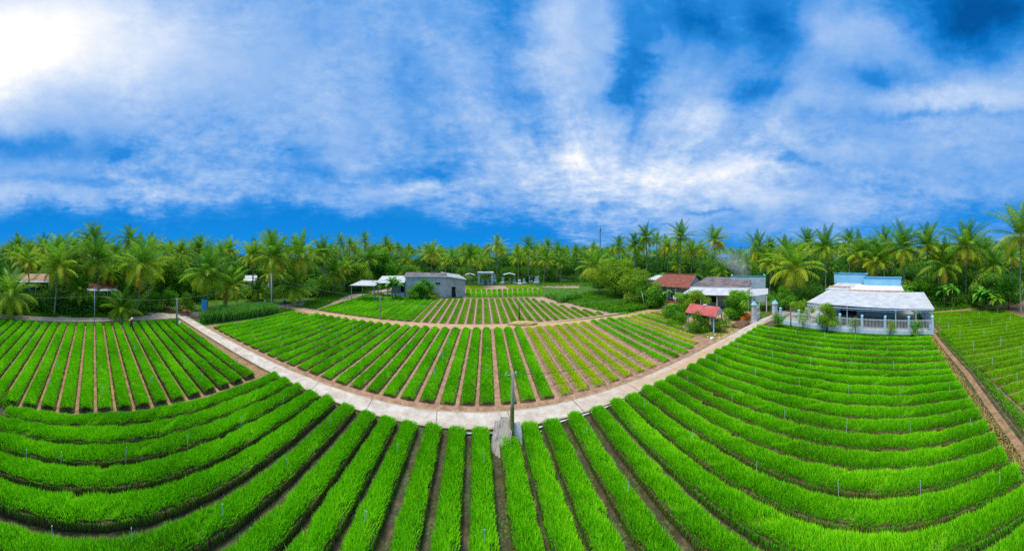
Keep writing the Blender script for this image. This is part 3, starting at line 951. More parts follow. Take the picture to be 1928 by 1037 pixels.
def banana(x, y, hgt, label, n=3, seed=1, group='banana plants', mt='banana_leaf', up=.0, name='banana_plant', stem='stem_green', L=2.1):
    o = empty(name, (x, y, 0))
    r = np.random.default_rng(seed)
    b = MB(); Vs, Fs, Ts = [], [], []
    base = 0
    for sidx in range(n):
        sx, sy = r.normal(0, .45, 2) if n > 1 else (0, 0)
        hh = hgt * (1 - .22 * sidx / max(n, 1)) * .55
        b.tube([(sx, sy, 0), (sx * 1.1, sy * 1.1, hh * .6), (sx * 1.2, sy * 1.2, hh)], [.15, .12, .07], 8)
        for i in range(8):
            az = i * 2.4 + r.normal(0, .2); e = 1.35 - i * .13 + up + r.normal(0, .08); Li = L * hgt / 4.2 * (.8 + .3 * r.random())
            p = np.array([sx * 1.2, sy * 1.2, hh]); m_ = 9
            side = np.array([-math.sin(az), math.cos(az), 0])
            V = []
            tl = np.clip(r.normal(.5, .2), 0, 1)
            for k in range(m_ + 1):
                u = k / m_
                w = .30 * hgt / 4.2 * (math.sin(math.pi * min(max((u - .12) / .88, .02), .98)) ** .6 if u > .12 else .06)
                jag = 1 + .25 * r.normal() * (u > .3)
                V += [p - side * w * jag + np.array([0, 0, .10 * w]), p.copy(), p + side * w * (1 + .25 * r.normal() * (u > .3)) + np.array([0, 0, .10 * w])]
                d = np.array([math.cos(e) * math.cos(az), math.cos(e) * math.sin(az), math.sin(e)])
                p = p + d * Li / m_
                e -= .22
            Vs.append(np.array(V))
            a = np.arange(m_)[:, None] * 3 + base
            Fs += [a + np.array([[0, 1, 4, 3]]), a + np.array([[1, 2, 5, 4]])]
            Ts.append(np.full(len(V), tl)); base += len(V)
    b.build('stem', M[stem], o, smooth=True)
    add('leaves', mesh_np('leaves', np.concatenate(Vs), np.concatenate(Fs), M[mt], np.concatenate(Ts)), o)
    tag(o, label, 'banana plant' if name == 'banana_plant' else 'plant', group)
    return o


def tuftfield(name, pts, hmin, hmax, bw, mt, label, seed=1, per=1, lean=.4, cat='grass'):
    """loose grass or reeds rooted at pts"""
    r = np.random.default_rng(seed)
    pts = np.repeat(np.asarray(pts, float), per, axis=0)
    N = len(pts)
    pts = pts + r.normal(0, .12, pts.shape)
    h = hmin + (hmax - hmin) * r.random(N)
    a = r.random(N) * 6.28
    lx, ly = r.normal(0, lean, (2, N))
    wx, wy = np.cos(a) * bw / 2, np.sin(a) * bw / 2
    x, y = pts[:, 0], pts[:, 1]
    z = np.zeros(N)
    mx_, my_ = x + lx * h * .35, y + ly * h * .35
    ex, ey, ez = x + lx * h * 1.0, y + ly * h * 1.0, h * (1 - .25 * np.hypot(lx, ly))
    V = np.stack([np.stack([x - wx * .6, y - wy * .6, z], 1), np.stack([x + wx * .6, y + wy * .6, z], 1),
                  np.stack([mx_ + wx, my_ + wy, h * .6], 1), np.stack([mx_ - wx, my_ - wy, h * .6], 1), np.stack([ex, ey, ez], 1)], 1).reshape(-1, 3)
    b = np.arange(N)[:, None] * 5
    t = np.repeat(np.clip(r.normal(.45, .22, N), 0, 1), 5)
    o = add(name, mesh_np(name, V, [b + np.array([[0, 1, 2, 3]]), b + np.array([[3, 2, 4]])], M[mt], t))
    o['kind'] = 'stuff'
    o['label'] = label; o['category'] = cat
    return o


def scatter_poly(poly, n, seed):
    r = np.random.default_rng(seed)
    p = np.array(poly, float)
    lo, hi = p.min(0), p.max(0)
    out = []
    while len(out) < n:
        q = lo + (hi - lo) * r.random((n * 3, 2))
        inside = np.zeros(len(q), bool)
        j = len(p) - 1
        for i in range(len(p)):
            c = ((p[i, 1] > q[:, 1]) != (p[j, 1] > q[:, 1])) & (q[:, 0] < (p[j, 0] - p[i, 0]) * (q[:, 1] - p[i, 1]) / (p[j, 1] - p[i, 1] + 1e-9) + p[i, 0])
            inside ^= c
            j = i
        out += list(q[inside])
    return np.array(out[:n])

# ------------------------------------------------------------------ houses and other built things
class Fr:
    """a local frame on the ground: origin and the direction of its u axis"""
    def __init__(s, a, b):
        s.o = Vector((a[0], a[1])); d = Vector((b[0] - a[0], b[1] - a[1]))
        s.len = d.length; s.ang = math.atan2(d.y, d.x)
    def root(s, name, label, cat, group=None):
        o = empty(name, (s.o.x, s.o.y, 0), s.ang)
        return tag(o, label, cat, group)


def posts(root, pts, h0, w, m, name='post', z0=0.):
    for p in pts:
        MB().box(p[0] - w / 2, p[0] + w / 2, p[1] - w / 2, p[1] + w / 2, z0, h0).build(name, m, root)


def wall_with_opening(b, x0, x1, y0, y1, z1, ops):
    """front wall along x with openings (ox0, ox1, oz0, oz1)"""
    cur = x0
    for (a, c, z0, z2) in sorted(ops):
        if a > cur: b.box(cur, a, y0, y1, 0, z1)
        if z0 > 0: b.box(a, c, y0, y1, 0, z0)
        if z2 < z1: b.box(a, c, y0, y1, z2, z1)
        cur = c
    if cur < x1: b.box(cur, x1, y0, y1, 0, z1)


def gray_house():
    f = Fr((-17.9, 62.0), (-7.3, 63.6))
    o = f.root('block_house', 'long weathered grey block house with a dark doorway and low pitched roof', 'house')
    L = f.len
    b = MB(); wall_with_opening(b, 0, L, 0, .2, 5.3, [(7.9, 9.1, 3.35, 3.8)])
    b.box(0, .2, .2, 8, 0, 5.4); b.box(L - .2, L, .2, 8, 0, 5.3); b.box(.2, L - .2, 7.8, 8, 0, 5.3)
    b.build('wall', M['block'], o)
    w = MB(); w.box(7.9, 9.1, .14, .18, 3.35, 3.8); wi = w.build('window', M['dark_open'], o)
    MB().box(7.85, 9.15, -.05, -.003, 3.27, 3.345).build('sill', M['concrete_old'], wi)
    MB().slab((-.3, -.15, 5.45), (L + .2, -.15, 5.33), (L + .2, 4, 6.0), (-.3, 4, 6.2), .08).build('roof', M['tin_dark'], o)
    MB().slab((-.3, 4.01, 6.2), (L + .2, 4.01, 6.0), (L + .2, 8.2, 5.3), (-.3, 8.2, 5.4), .08).build('roof', M['tin_dark'], o)
    MB().box(-.3, L + .25, -.30, -.153, 5.20, 5.50).build('parapet', M['white_paint'], o)
    # water tank cradle / loudspeaker disc on the wall
    MB().tube([(5.9, -.25, 4.35), (5.9, -.05, 4.35)], [.30, .18], 12).build('wall_fan', M['white_paint'], o)
    # paler annex turned away
    b = MB()
    L2 = 5.0
    c, s = math.cos(R(10)), math.sin(R(10))
    def q(x, y, z): return (L + .004 + x * c - y * s, x * s + y * c, z)
    def wl(x0, x1, z0a, z1a, z1b, y0=0., y1=.2):
        b.put([q(x0, y0, z0a), q(x1, y0, z0a), q(x1, y1, z0a), q(x0, y1, z0a), q(x0, y0, z1a), q(x1, y0, z1b), q(x1, y1, z1b), q(x0, y1, z1a)],
              [(3, 2, 1, 0), (4, 5, 6, 7), (0, 1, 5, 4), (1, 2, 6, 5), (2, 3, 7, 6), (3, 0, 4, 7)])
    zt = lambda x: 5.3 - .17 * x
    wl(0, 1.35, 0, zt(0), zt(1.35)); wl(1.35, 2.5, 2.7, zt(1.35), zt(2.5)); wl(2.5, L2, 0, zt(2.5), zt(L2))
    wl(L2 - .2, L2, 0, zt(L2), zt(L2), .2, 7.5)
    b.build('annex_wall', M['block_pale'], o)
    d = MB(); d.put([q(1.35, .5, 0), q(2.5, .5, 0), q(2.5, .5, 2.7), q(1.35, .5, 2.7), q(1.35, .58, 0), q(2.5, .58, 0), q(2.5, .58, 2.7), q(1.35, .58, 2.7)],
                    [(0, 1, 2, 3), (7, 6, 5, 4), (0, 4, 5, 1), (3, 2, 6, 7), (0, 3, 7, 4), (1, 5, 6, 2)])
    d.build('door', M['dark_open'], o)
    MB().slab(q(-.1, -.35, 5.45), q(L2 + .5, -.35, 4.5), q(L2 + .5, 8, 5.1), q(-.1, 8, 6.0), .07).build('roof', M['tin_grey'], o)
    # lean-to canopy on the lane side
    o2 = empty('porch_canopy', (0, 0, 0)); o2.location = (f.o.x, f.o.y, 0); o2.rotation_euler = (0, 0, f.ang)
    tag(o2, 'blue-white tin canopy on posts against the grey block house', 'canopy')
    MB().slab((-7.6, -1.6, 3.65), (-.05, -1.2, 3.9), (-.05, 4.2, 5.2), (-7.1, 4.2, 5.0), .06).build('roof', M['tin_x'], o2)
    posts(o2, [(-7.2, -1.3), (-4.6, -1.15), (-1.2, -1.0)], 3.6, .13, M['grey_pipe'])
    MB().box(-4.0, -.06, 2.6, 2.75, 0, 3.9).build('back_wall', M['house_blue'], o2)
    MB().box(-1.9, -.7, 2.53, 2.597, 1.0, 2.9).build('window', M['dark_open'], o2)
    MB().box(-3.6, -.2, -.9, .1, 0, 1.0).build('counter', M['white_paint'], o2)
    MB().box(-7.5, -.1, -1.9, 4.2, .02, .14).build('floor_slab', M['concrete_old'], o2)
    o3 = empty('cart_shelter', (P(690, 60)[0], P(690, 60)[1], 0), f.ang)
    tag(o3, 'lower open shelter with pale tin roof beside the lane bend', 'shelter')
    MB().slab((-3.6, -2.2, 3.75), (2.6, -1.6, 3.85), (2.6, 3.2, 4.5), (-2.2, 3.2, 4.5), .06).build('roof', M['tin_x'], o3)
    posts(o3, [(-3.2, -1.8), (2.3, -1.4), (-2.0, 3.0), (2.3, 3.0)], 3.75, .12, M['grey_pipe'])


gray_house()


def canopy_house():
    f = Fr((38.4, 13.2), (33.9, -9.2))            # along the picket fence; +v (left of u) points to the house
    o = f.root('blue_house', 'low blue house with a wide white corrugated canopy behind the picket fence', 'house')
    L = f.len
    # canopy: u along fence, v away from camera
    c0, c1 = 3.9, L + .9
    v = 1.35
    MB().slab((c0, v, 3.55), (c1, v, 3.22), (c1 - 1.2, v + 8.6, 4.35), (c0 + .8, v + 8.6, 4.45), .05).build('canopy', M['tin_x'], o)
    MB().box(c0 + .1, c1 - .1, v - .12, v - .06, 3.05, 3.16).build('beam', M['pale_blue'], o)
    for u in (c0 + .4, 7.2, 10.6, 18.0, 21.0, c1 - .4):
        MB().box(u - .055, u + .055, v + .06, v + .17, 0, 3.3).build('post', M['pale_blue'], o)
    for u in np.linspace(c0 + .4, c1 - .4, 12):
        MB().bar((u, v + .02, 2.85), (u, v + .02, 3.10), .05).build('strut', M['pale_blue'], o)
    MB().bar((c0 + .3, v + .02, 2.82), (c1 - .3, v + .02, 2.82), .06).build('rail', M['pale_blue'], o)
    # walls under the canopy
    b = MB(); wall_with_opening(b, 4.3, 17.2, 8.8, 9.0, 4.1, [(5.0, 6.2, 0, 2.5), (7.2, 10.4, 0, 3.2)])
    b.box(4.3, 4.5, 9.0, 18, 0, 4.6); b.box(17.0, 17.2, 9.0, 18, 0, 4.3); b.box(4.5, 17.0, 17.8, 18, 0, 4.6)
    b.build('wall', M['house_blue'], o)
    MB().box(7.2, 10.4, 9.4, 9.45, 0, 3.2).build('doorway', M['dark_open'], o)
    MB().box(5.0, 6.2, 9.2, 9.25, 0, 2.5).build('door', M['rust'], o)
    w = MB().box(11.4, 15.2, 8.72, 8.797, .9, 2.2).build('window', M['pale_blue'], o)
    MB().box(12.0, 14.8, 8.66, 8.717, 1.3, 1.45).build('sill', M['deep_blue'], w)
    # ventilation holes above the window
    for u in np.arange(11.4, 15.6, .38): MB().box(u, u + .20, 8.74, 8.797, 3.35, 3.6).build('air_vent', M['dark_open'], o)
    # roofs behind and parapets
    MB().slab((4.0, 9.96, 4.5), (10.0, 9.96, 4.48), (10.0, 16.5, 5.3), (5.0, 16.5, 5.3), .06).build('roof', M['tin_x'], o)
    MB().slab((9.0, 9.98, 4.62), (19.0, 9.98, 4.42), (18.3, 14.0, 5.0), (9.4, 14.0, 5.1), .07).build('roof', M['white_paint'], o)
    MB().box(8.6, 19.1, 9.78, 9.95, 4.12, 4.66).build('tiled_edge', M['tile_edge'], o)
    MB().box(4.2, 8.55, 11.3, 11.45, 4.5, 5.0).build('tiled_edge', M['tile_edge'], o)
    for (u0, u1, vv, z0, z1) in ((4.0, 10.7, 15.2, 5.0, 7.0), (10.8, 18.2, 13.6, 4.6, 6.4)):
        p = MB().box(u0, u1, vv, vv + .2, z0, z1)
        p.box(u0, u0 + .2, vv + .2, vv + 4, z0, z1); p.box(u1 - .2, u1, vv + .2, vv + 4, z0, z1); p.box(u0 + .2, u1 - .2, vv + 3.8, vv + 4, z0, z1)
        q = p.build('parapet', M['sky_blue'], o)
        MB().box(u0 - .06, u1 + .06, vv - .06, vv + .26, z1 + .003, z1 + .24).build('coping', M['deep_blue'], q)
    b = MB(); b.box(11.3, 18.2, 13.83, 17.6, 4.3, 4.55); b.build('roof_deck', M['concrete_old'], o)
    # blue water drum inside the yard
    t = MB().tube([(10.9, 2.6, .05), (10.9, 2.6, .5), (10.9, 2.6, 1.1), (10.9, 2.6, 1.2)], [.42, .46, .46, .36], 14)
    r = empty('water_drum', (0, 0, 0)); r.location = (f.o.x, f.o.y, 0); r.rotation_euler = (0, 0, f.ang)
    t.build('drum', M['blue_tarp'], r, smooth=False)
    MB().tube([(10.9, 2.6, 1.203), (10.9, 2.6, 1.27)], [.38, .30], 14).build('lid', M['deep_blue'], r)
    tag(r, 'dark blue water drum standing in the yard behind the picket fence', 'drum')
    return f


M['tile_edge'] = ribbed('orange_tile_edge', (.52, .26, .18), (.70, .50, .40), .35, 0, .8, 0., 2.5)
FH = canopy_house()


def picket_fence():
    a, b = (38.15, 13.3), (33.6, -9.6)
    f = Fr(a, b)
    o = f.root('picket_fence', 'white picket fence with pale blue posts on a low blue base wall', 'fence')
    L = f.len
    MB().box(0, L, -.10, .10, 0, .55).build('base_wall', M['pale_blue'], o)
    n = 7
    us = [L * i / n for i in range(n + 1)]
    for u in us:
        p = MB().box(u - .15, u + .15, -.16, .16, 0, 2.45).build('post', M['pale_blue'], o)
        q = MB().put([(u - .2, -.2, 2.453), (u + .2, -.2, 2.453), (u + .2, .2, 2.453), (u - .2, .2, 2.453), (u, 0, 2.68)],
                     [(0, 1, 4), (1, 2, 4), (2, 3, 4), (3, 0, 4), (3, 2, 1, 0)])
        q.build('cap', M['sky_blue'], p)
    for i in range(n):
        b = MB(); u0, u1 = us[i] + .17, us[i + 1] - .17
        b.box(u0, u1, -.025, .025, .80, .86); b.box(u0, u1, -.025, .025, 1.92, 1.98)
        for u in np.linspace(u0 + .08, u1 - .08, 15):
            b.box(u - .026, u + .026, -.06, -.028, .62, 2.12)
        b.build('picket_panel', M['white_paint'], o)
    # return run along the far side
    f2 = Fr(b_ := (33.75, -9.75), (45.5, -10.4))
    o2 = f2.root('side_fence', 'pale blue barred side fence running back from the corner by the ditch', 'fence')
    MB().box(.2, f2.len, -.1, .1, 0, .55).build('base_wall', M['pale_blue'], o2)
    for i in range(5):
        u = .5 + i * 2.7
        MB().box(u - .13, u + .13, -.14, .14, 0, 2.5).build('post', M['pale_blue'], o2)
    b = MB(); b.box(.7, f2.len, -.025, .025, .80, .86); b.box(.7, f2.len, -.025, .025, 2.0, 2.06)
    for u in np.arange(.75, f2.len, .19): b.box(u - .03, u + .03, -.06, -.028, .62, 2.2)
    b.build('picket_panel', M['white_paint'], o2)


picket_fence()


def gate():
    for (x, y, lb) in ((37.0, 17.55, 'white gate pillar with blue pointed cap beside the leafy tree'), (39.3, 14.7, 'white gate pillar with blue pointed cap joining the picket fence')):
        o = empty('gate_pillar', (x, y, 0), R(-30))
        b = MB(); b.box(-.36, .36, -.36, .36, 0, .35); b.box(-.30, .30, -.30, .30, .353, 2.85); b.box(-.40, .40, -.40, .40, 2.853, 3.0)
        b.build('shaft', M['white_paint'], o)
        MB().put([(-.36, -.36, 3.003), (.36, -.36, 3.003), (.36, .36, 3.003), (-.36, .36, 3.003), (0, 0, 3.6)],
                 [(0, 1, 4), (1, 2, 4), (2, 3, 4), (3, 0, 4), (3, 2, 1, 0)]).build('cap', M['sky_blue'], o)
        tag(o, lb, 'gate pillar', 'pillars of the compound gate')
    for (a, b2, lb, mt) in (((37.35, 17.4), (39.4, 17.6), 'white barred gate leaf swung open by the leafy tree', 'white_paint'),
                            ((39.6, 14.9), (41.6, 16.1), 'white barred gate leaf swung open by the picket fence', 'white_paint')):
        f = Fr(a, b2)
        o = f.root('gate_leaf', lb, 'gate', 'leaves of the compound gate')
        b = MB(); L = f.len
        for (u, h) in ((0.03, 2.6), (L - .03, 2.9)): b.bar((u, 0, .12), (u, 0, h), .07)
        for z in (.15, 1.0, 2.15): b.bar((.05, 0, z), (L - .05, 0, z), .05)
        b.build('frame', M[mt], o)
        b = MB()
        for i, u in enumerate(np.arange(.18, L - .1, .15)):
            b.box(u - .022, u + .022, -.05, -.03, .12, 2.45 + .30 * u / L + (.12 if i % 2 else 0))
        b.box(.05, L - .05, -.047, -.032, .13, .85)
        b.build('bars', M[mt], o)


gate()


def kiosk():
    f = Fr((28.4, 24.4), (29.05, 20.05))
    o = f.root('roofed_kiosk', 'small open shelter with a red corrugated gable roof and pale posts', 'shelter')
    L = f.len
    W = 2.7
    for (u, v) in ((0.05, 0.05), (L - .05, 0.05), (0.05, W), (L - .05, W)):
        MB().box(u - .07, u + .07, v - .07, v + .07, 0, 2.55).build('post', M['pale_blue'], o)
    MB().slab((-.35, -.35, 2.55), (L + .35, -.35, 2.5), (L + .35, W / 2, 3.55), (-.35, W / 2, 3.6), .05).build('roof', M['tile_kiosk'], o)
    MB().slab((-.35, W / 2 + .004, 3.6), (L + .35, W / 2 + .004, 3.55), (L + .35, W + .35, 2.5), (-.35, W + .35, 2.55), .05).build('roof', M['tile_kiosk'], o)
    MB().put([(L + .30, -.25, 2.48), (L + .30, W + .25, 2.48), (L + .30, W / 2, 3.44), (L + .26, -.25, 2.48), (L + .26, W + .25, 2.48), (L + .26, W / 2, 3.44)],
             [(0, 1, 2), (5, 4, 3), (0, 3, 4, 1), (1, 4, 5, 2), (2, 5, 3, 0)]).build('gable', M['white_paint'], o)
    b = MB()
    for z in (2.30, 2.44):
        b.bar((0, -.0, z), (L, 0, z), .04); b.bar((0, W, z), (L, W, z), .04); b.bar((L, 0, z), (L, W, z), .04)
    for i in range(8): b.bar((L * i / 8, 0, 2.30), (L * (i + .5) / 8, 0, 2.44), .03)
    for i in range(5): b.bar((L, W * i / 5, 2.30), (L, W * (i + .5) / 5, 2.44), .03)
    b.build('truss', M['white_paint'], o)
    MB().box(1.9, 2.5, 1.2, 1.55, 3.55, 3.68).build('roof_vent', M['white_paint'], o)
    s = empty('shrine_post', (*G(1343, 622), 0), 0)
    b = MB(); b.box(-.42, .42, -.35, .35, 0, .5); b.build('plinth', M['teal'], s)
    MB().box(-.30, .30, -.22, .22, .503, 2.25).build('shaft', M['white_paint'], s)
    MB().box(-.22, .22, -.235, -.223, 1.2, 1.9).build('panel', M['rust'], s)
    tag(s, 'white masonry pier with teal plinth under the red roof', 'pier')


kiosk()


def mid_house():
    f = Fr((37.6, 33.2), (43.6, 21.2))
    o = f.root('long_farmhouse', 'long farmhouse with dark fibre roof, pale tin verandah and green rimmed wall', 'house')
    L = f.len
    b = MB(); wall_with_opening(b, 0, L, 4.0, 4.2, 3.7, [(1.5, 2.6, 0, 2.2), (4.5, 6.0, .9, 2.2), (8, 9.3, 0, 2.3)])
    b.box(0, .2, 4.2, 13, 0, 4.0); b.box(L - .2, L, 4.2, 13, 0, 4.0); b.box(.2, L - .2, 12.8, 13, 0, 4.0)
    b.build('wall', M['house_blue'], o)
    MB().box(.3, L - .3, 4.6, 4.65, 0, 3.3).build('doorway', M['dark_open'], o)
    MB().slab((-.6, -.3, 3.2), (L - .6, -.3, 3.2), (L - .6, 3.9, 4.0), (.6, 3.9, 4.0), .05).build('verandah_roof', M['tin_x'], o)
    MB().slab((L - .55, -1.6, 3.25), (L + 3.2, -.6, 3.55), (L + 3.6, 4.6, 3.9), (L - .3, 4.6, 3.75), .05).build('side_canopy', M['tin_x'], o)
    MB().box(.2, L, 3.92, 4.1, 3.8, 4.15).build('gutter', M['white_paint'], o)
    MB().slab((.3, 4.15, 4.2), (L - .2, 4.15, 4.2), (L - .2, 11, 5.5), (2.8, 11, 5.7), .06).build('roof', M['tin_dark'], o)
    for u in (.0, 3.3, 6.6, 10., 12.8): MB().box(u - .08, u + .08, -.1, .06, 0, 3.15).build('post', M['white_paint'], o)
    for (u, v) in ((L + .1, -1.3), (L + 2.9, -.5), (L + 3.3, 4.2)): MB().box(u - .09, u + .09, v - .09, v + .09, 0, 3.3).build('post', M['white_paint'], o)
    p = MB(); z0, z1 = 4.3, 6.0
    p.box(8.6, 16.8, 9.6, 9.8, z0, z1); p.box(8.6, 8.8, 9.8, 15, z0, z1); p.box(16.6, 16.8, 9.8, 15, 0, z1)
    p.box(13.2, 16.8, 9.55, 9.598, 0, z1 - .3)
    q = p.build('parapet', M['sky_pale'], o)
    t = MB(); t.box(8.5, 16.9, 9.5, 9.9, z1 + .003, z1 + .14); t.box(16.5, 16.9, 9.9, 15, z1 + .003, z1 + .14)
    t.build('green_rim', M['green_trim'], q)


M['sky_pale'] = mat('faded_blue_wall', (.34, .46, .58), (.50, .62, .72), 1., .8)
mid_house()


def tile_house():
    f = Fr(P(1224, 60), P(1297, 55))
    o = f.root('tiled_house', 'small old house with a rusty red clay tiled roof and open porch', 'house')
    L = f.len
    b = MB(); wall_with_opening(b, .6, L - .3, 2.2, 2.4, 4.0, [(2.2, 3.4, 0, 2.3), (4.6, 6.0, .9, 2.2)])
    b.box(.6, .8, 2.4, 8, 0, 4.4)
    b.box(L - .5, L - .3, 2.4, 8, 0, 4.4)
    b.build('wall', M['white_paint'], o)
    MB().put([(L - .32, -.1, 3.8), (L - .32, 9, 3.8), (L - .32, 4.6, 6.0), (L - .5, -.1, 3.8), (L - .5, 9, 3.8), (L - .5, 4.6, 6.0)],
             [(0, 1, 2), (5, 4, 3), (0, 3, 4, 1), (1, 4, 5, 2), (2, 5, 3, 0)]).build('gable', M['white_paint'], o)
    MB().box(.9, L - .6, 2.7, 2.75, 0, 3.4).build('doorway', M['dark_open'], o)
    MB().slab((-.3, -.5, 3.75), (L + .1, -.5, 3.75), (L + .0, 4.6, 6.2), (1.6, 4.6, 6.2), .10).build('roof', M['tile_red'], o)
    MB().slab((1.6, 4.61, 6.2), (L, 4.61, 6.2), (L, 9.5, 3.8), (0, 9.5, 3.8), .10).build('roof', M['tile_red'], o)
    MB().tube([(1.6, 4.6, 6.25), (L, 4.6, 6.25)], .13, 8).build('ridge_cap', M['tile_red'], o)
    for u in (.4, 2.6, 4.8, 7.0, L - .3): MB().box(u - .12, u + .12, -.1, .14, 0, 3.72).build('pillar', M['white_paint'], o)
    MB().box(0, L, -.3, 2.2, .02, .35).build('porch_floor', M['tile_red'], o)
    o2 = empty('washing_line', (*P(1276, 55.5), 0), f.ang)
    for (u, m_, w) in ((-1.2, 'cloth_white', .5), (-.5, 'cloth_purple', .45), (.15, 'blue_tarp', .5), (.8, 'cloth_white', .4), (1.3, 'red', .35)):
        MB().put([(u, 0, 1.9), (u + w, .02, 1.9), (u + w, .06, 1.0), (u + w * .5, -.05, .95), (u, .04, 1.0), (u + w * .5, .04, 1.9)],
                 [(0, 5, 3, 4), (5, 1, 2, 3)]).build('garment', M[m_], o2)
    MB().bar((-1.6, .02, 1.92), (1.9, .02, 1.92), .015).build('line', M['wire'], o2)
    tag(o2, 'clothes hanging to dry before the red tiled porch', 'washing')
    o3 = f.root('tin_lean_to', 'pale tin roofed shed behind the round mango tree', 'shed')
    MB().slab((-5, 5.5, 4.3), (-.6, 5.5, 4.3), (-.2, 10, 5.2), (-4, 10, 5.2), .06).build('roof', M['tin_x'], o3)
    MB().box(-4.8, -.8, 6, 9.5, 0, 4.25).build('wall', M['white_paint'], o3)


tile_house()


def grove_house(name, label, xa, xb, r, zE, zR, roof, dep=6., band='white_paint'):
    f = Fr(P(xa, r), P(xb, r))
    o = f.root(name, label, 'house')
    L = f.len
    b = MB(); wall_with_opening(b, .5, L - .5, 1., 1.2, zE, [(L * .3, L * .3 + 1.1, 0, 2.1), (L * .6, L * .6 + 1.3, .9, 2.)])
    b.box(.5, .7, 1.2, dep, 0, zE); b.box(L - .7, L - .5, 1.2, dep, 0, zE)
    b.build('wall', M['house_blue'], o)
    MB().box(.8, L - .8, 1.6, 1.65, 0, zE - .1).build('doorway', M['dark_open'], o)
    MB().slab((-.2, 0, zE), (L + .2, 0, zE), (L + .2, dep * .55, zR), (-.2, dep * .55, zR), .1).build('roof', M[roof], o)
    MB().slab((-.2, dep * .55 + .01, zR), (L + .2, dep * .55 + .01, zR), (L + .2, dep + 1, zE), (-.2, dep + 1, zE), .1).build('roof', M[roof], o)
    MB().slab((-.5, -1.6, zE - .35), (L, -1.6, zE - .35), (L, -.05, zE - .08), (-.5, -.05, zE - .08), .06).build('awning', M[band], o)
    for u in (-.2, L * .33, L * .66, L - .2): MB().box(u - .07, u + .07, -1.5, -1.36, 0, zE - .4).build('post', M['white_paint'], o)
    return o


grove_house('farmhouse', 'farmhouse with faded red tile roof among palms past the small side path', 18, 92, 60, 4.9, 6.2, 'tile_faded', 6., 'tin_grey')
grove_house('farmhouse', 'dim farmhouse with dark red and white eaves behind the thin steel post', 168, 220, 56, 3.5, 4.4, 'tile_red', 6., 'tin_grey')
grove_house('farmhouse', 'white roofed shed half hidden by palms behind the reed clump', 462, 483, 70, 4.2, 4.9, 'tin_x', 5.)

# tombs and shelters beyond the yellow plots
def tomb(x, r, w, h, mt, shape, label):
    w *= .85; h *= .82
    px_, py_ = P(x, r)
    o = empty('tomb', (px_, py_, 0), -(x - X0) / PXR + random.uniform(-.3, .3))
    b = MB(); b.box(-w * .55, w * .55, -1.1, 1.1, 0, h * .28); b.build('grave_box', M[mt], o)
    b = MB()
    if shape == 0:
        b.box(-w * .38, w * .38, .6, .9, h * .283, h * .8); b.put([(-w * .46, .5, h * .803), (w * .46, .5, h * .803), (w * .46, 1, h * .803), (-w * .46, 1, h * .803), (0, .75, h)], [(0, 1, 4), (1, 2, 4), (2, 3, 4), (3, 0, 4), (3, 2, 1, 0)])
    elif shape == 1:
        b.box(-w * .36, w * .36, .5, .8, h * .283, h * .9); b.box(-w * .22, w * .22, .52, .78, h * .903, h)
    else:
        b.box(-w * .45, w * .45, .2, .9, h * .283, h * .62); b.box(-w * .30, w * .30, .3, .85, h * .623, h)
    b.build('headstone', M[mt], o)
    tag(o, label, 'tomb', 'tombs beyond the yellow plots')


TB = [(884, 92, 1.1, 2.3, 'tomb_tan', 0, 'pale tomb under the little tin shelter by the grey house'),
      (908.5, 90, 1.5, 2.4, 'tomb', 2, 'blue-white tomb inside the concrete portal'),
      (919.5, 90, 1.3, 2.4, 'tomb_tan', 0, 'sand coloured tomb inside the concrete portal'),
      (931, 96, 1.6, 4.0, 'tomb', 1, 'tall grey-blue tomb just outside the concrete portal'),
      (946, 91, 1.3, 3.1, 'tomb', 1, 'upright grey tomb between the portal and the grey canopy'),
      (959.5, 93, 1.2, 2.6, 'tomb_tan', 0, 'buff tomb under the grey canopy on posts'),
      (969, 92, 1.2, 2.1, 'tomb', 2, 'low grey-green tomb next to the grey canopy'),
      (978.5, 90, 1.5, 2.2, 'tomb_white', 0, 'brightest white tomb of the row'),
      (987.5, 92, 1.2, 2.3, 'tomb', 2, 'small grey tomb next to the brightest white one'),
      (998, 96, .8, 2.8, 'tomb_white', 1, 'narrow white tomb, first of a close pair'),
      (1001.5, 96.5, .7, 3.3, 'tomb_white', 1, 'narrow white tomb, second of a close pair'),
      (1010, 92, 2.1, 3.2, 'tomb', 2, 'wide light blue tomb at the end of the row'),
      (1013.5, 95, 1., 3.3, 'tomb', 1, 'blue upright tomb behind the wide blue one')]
for a in TB: tomb(*a)

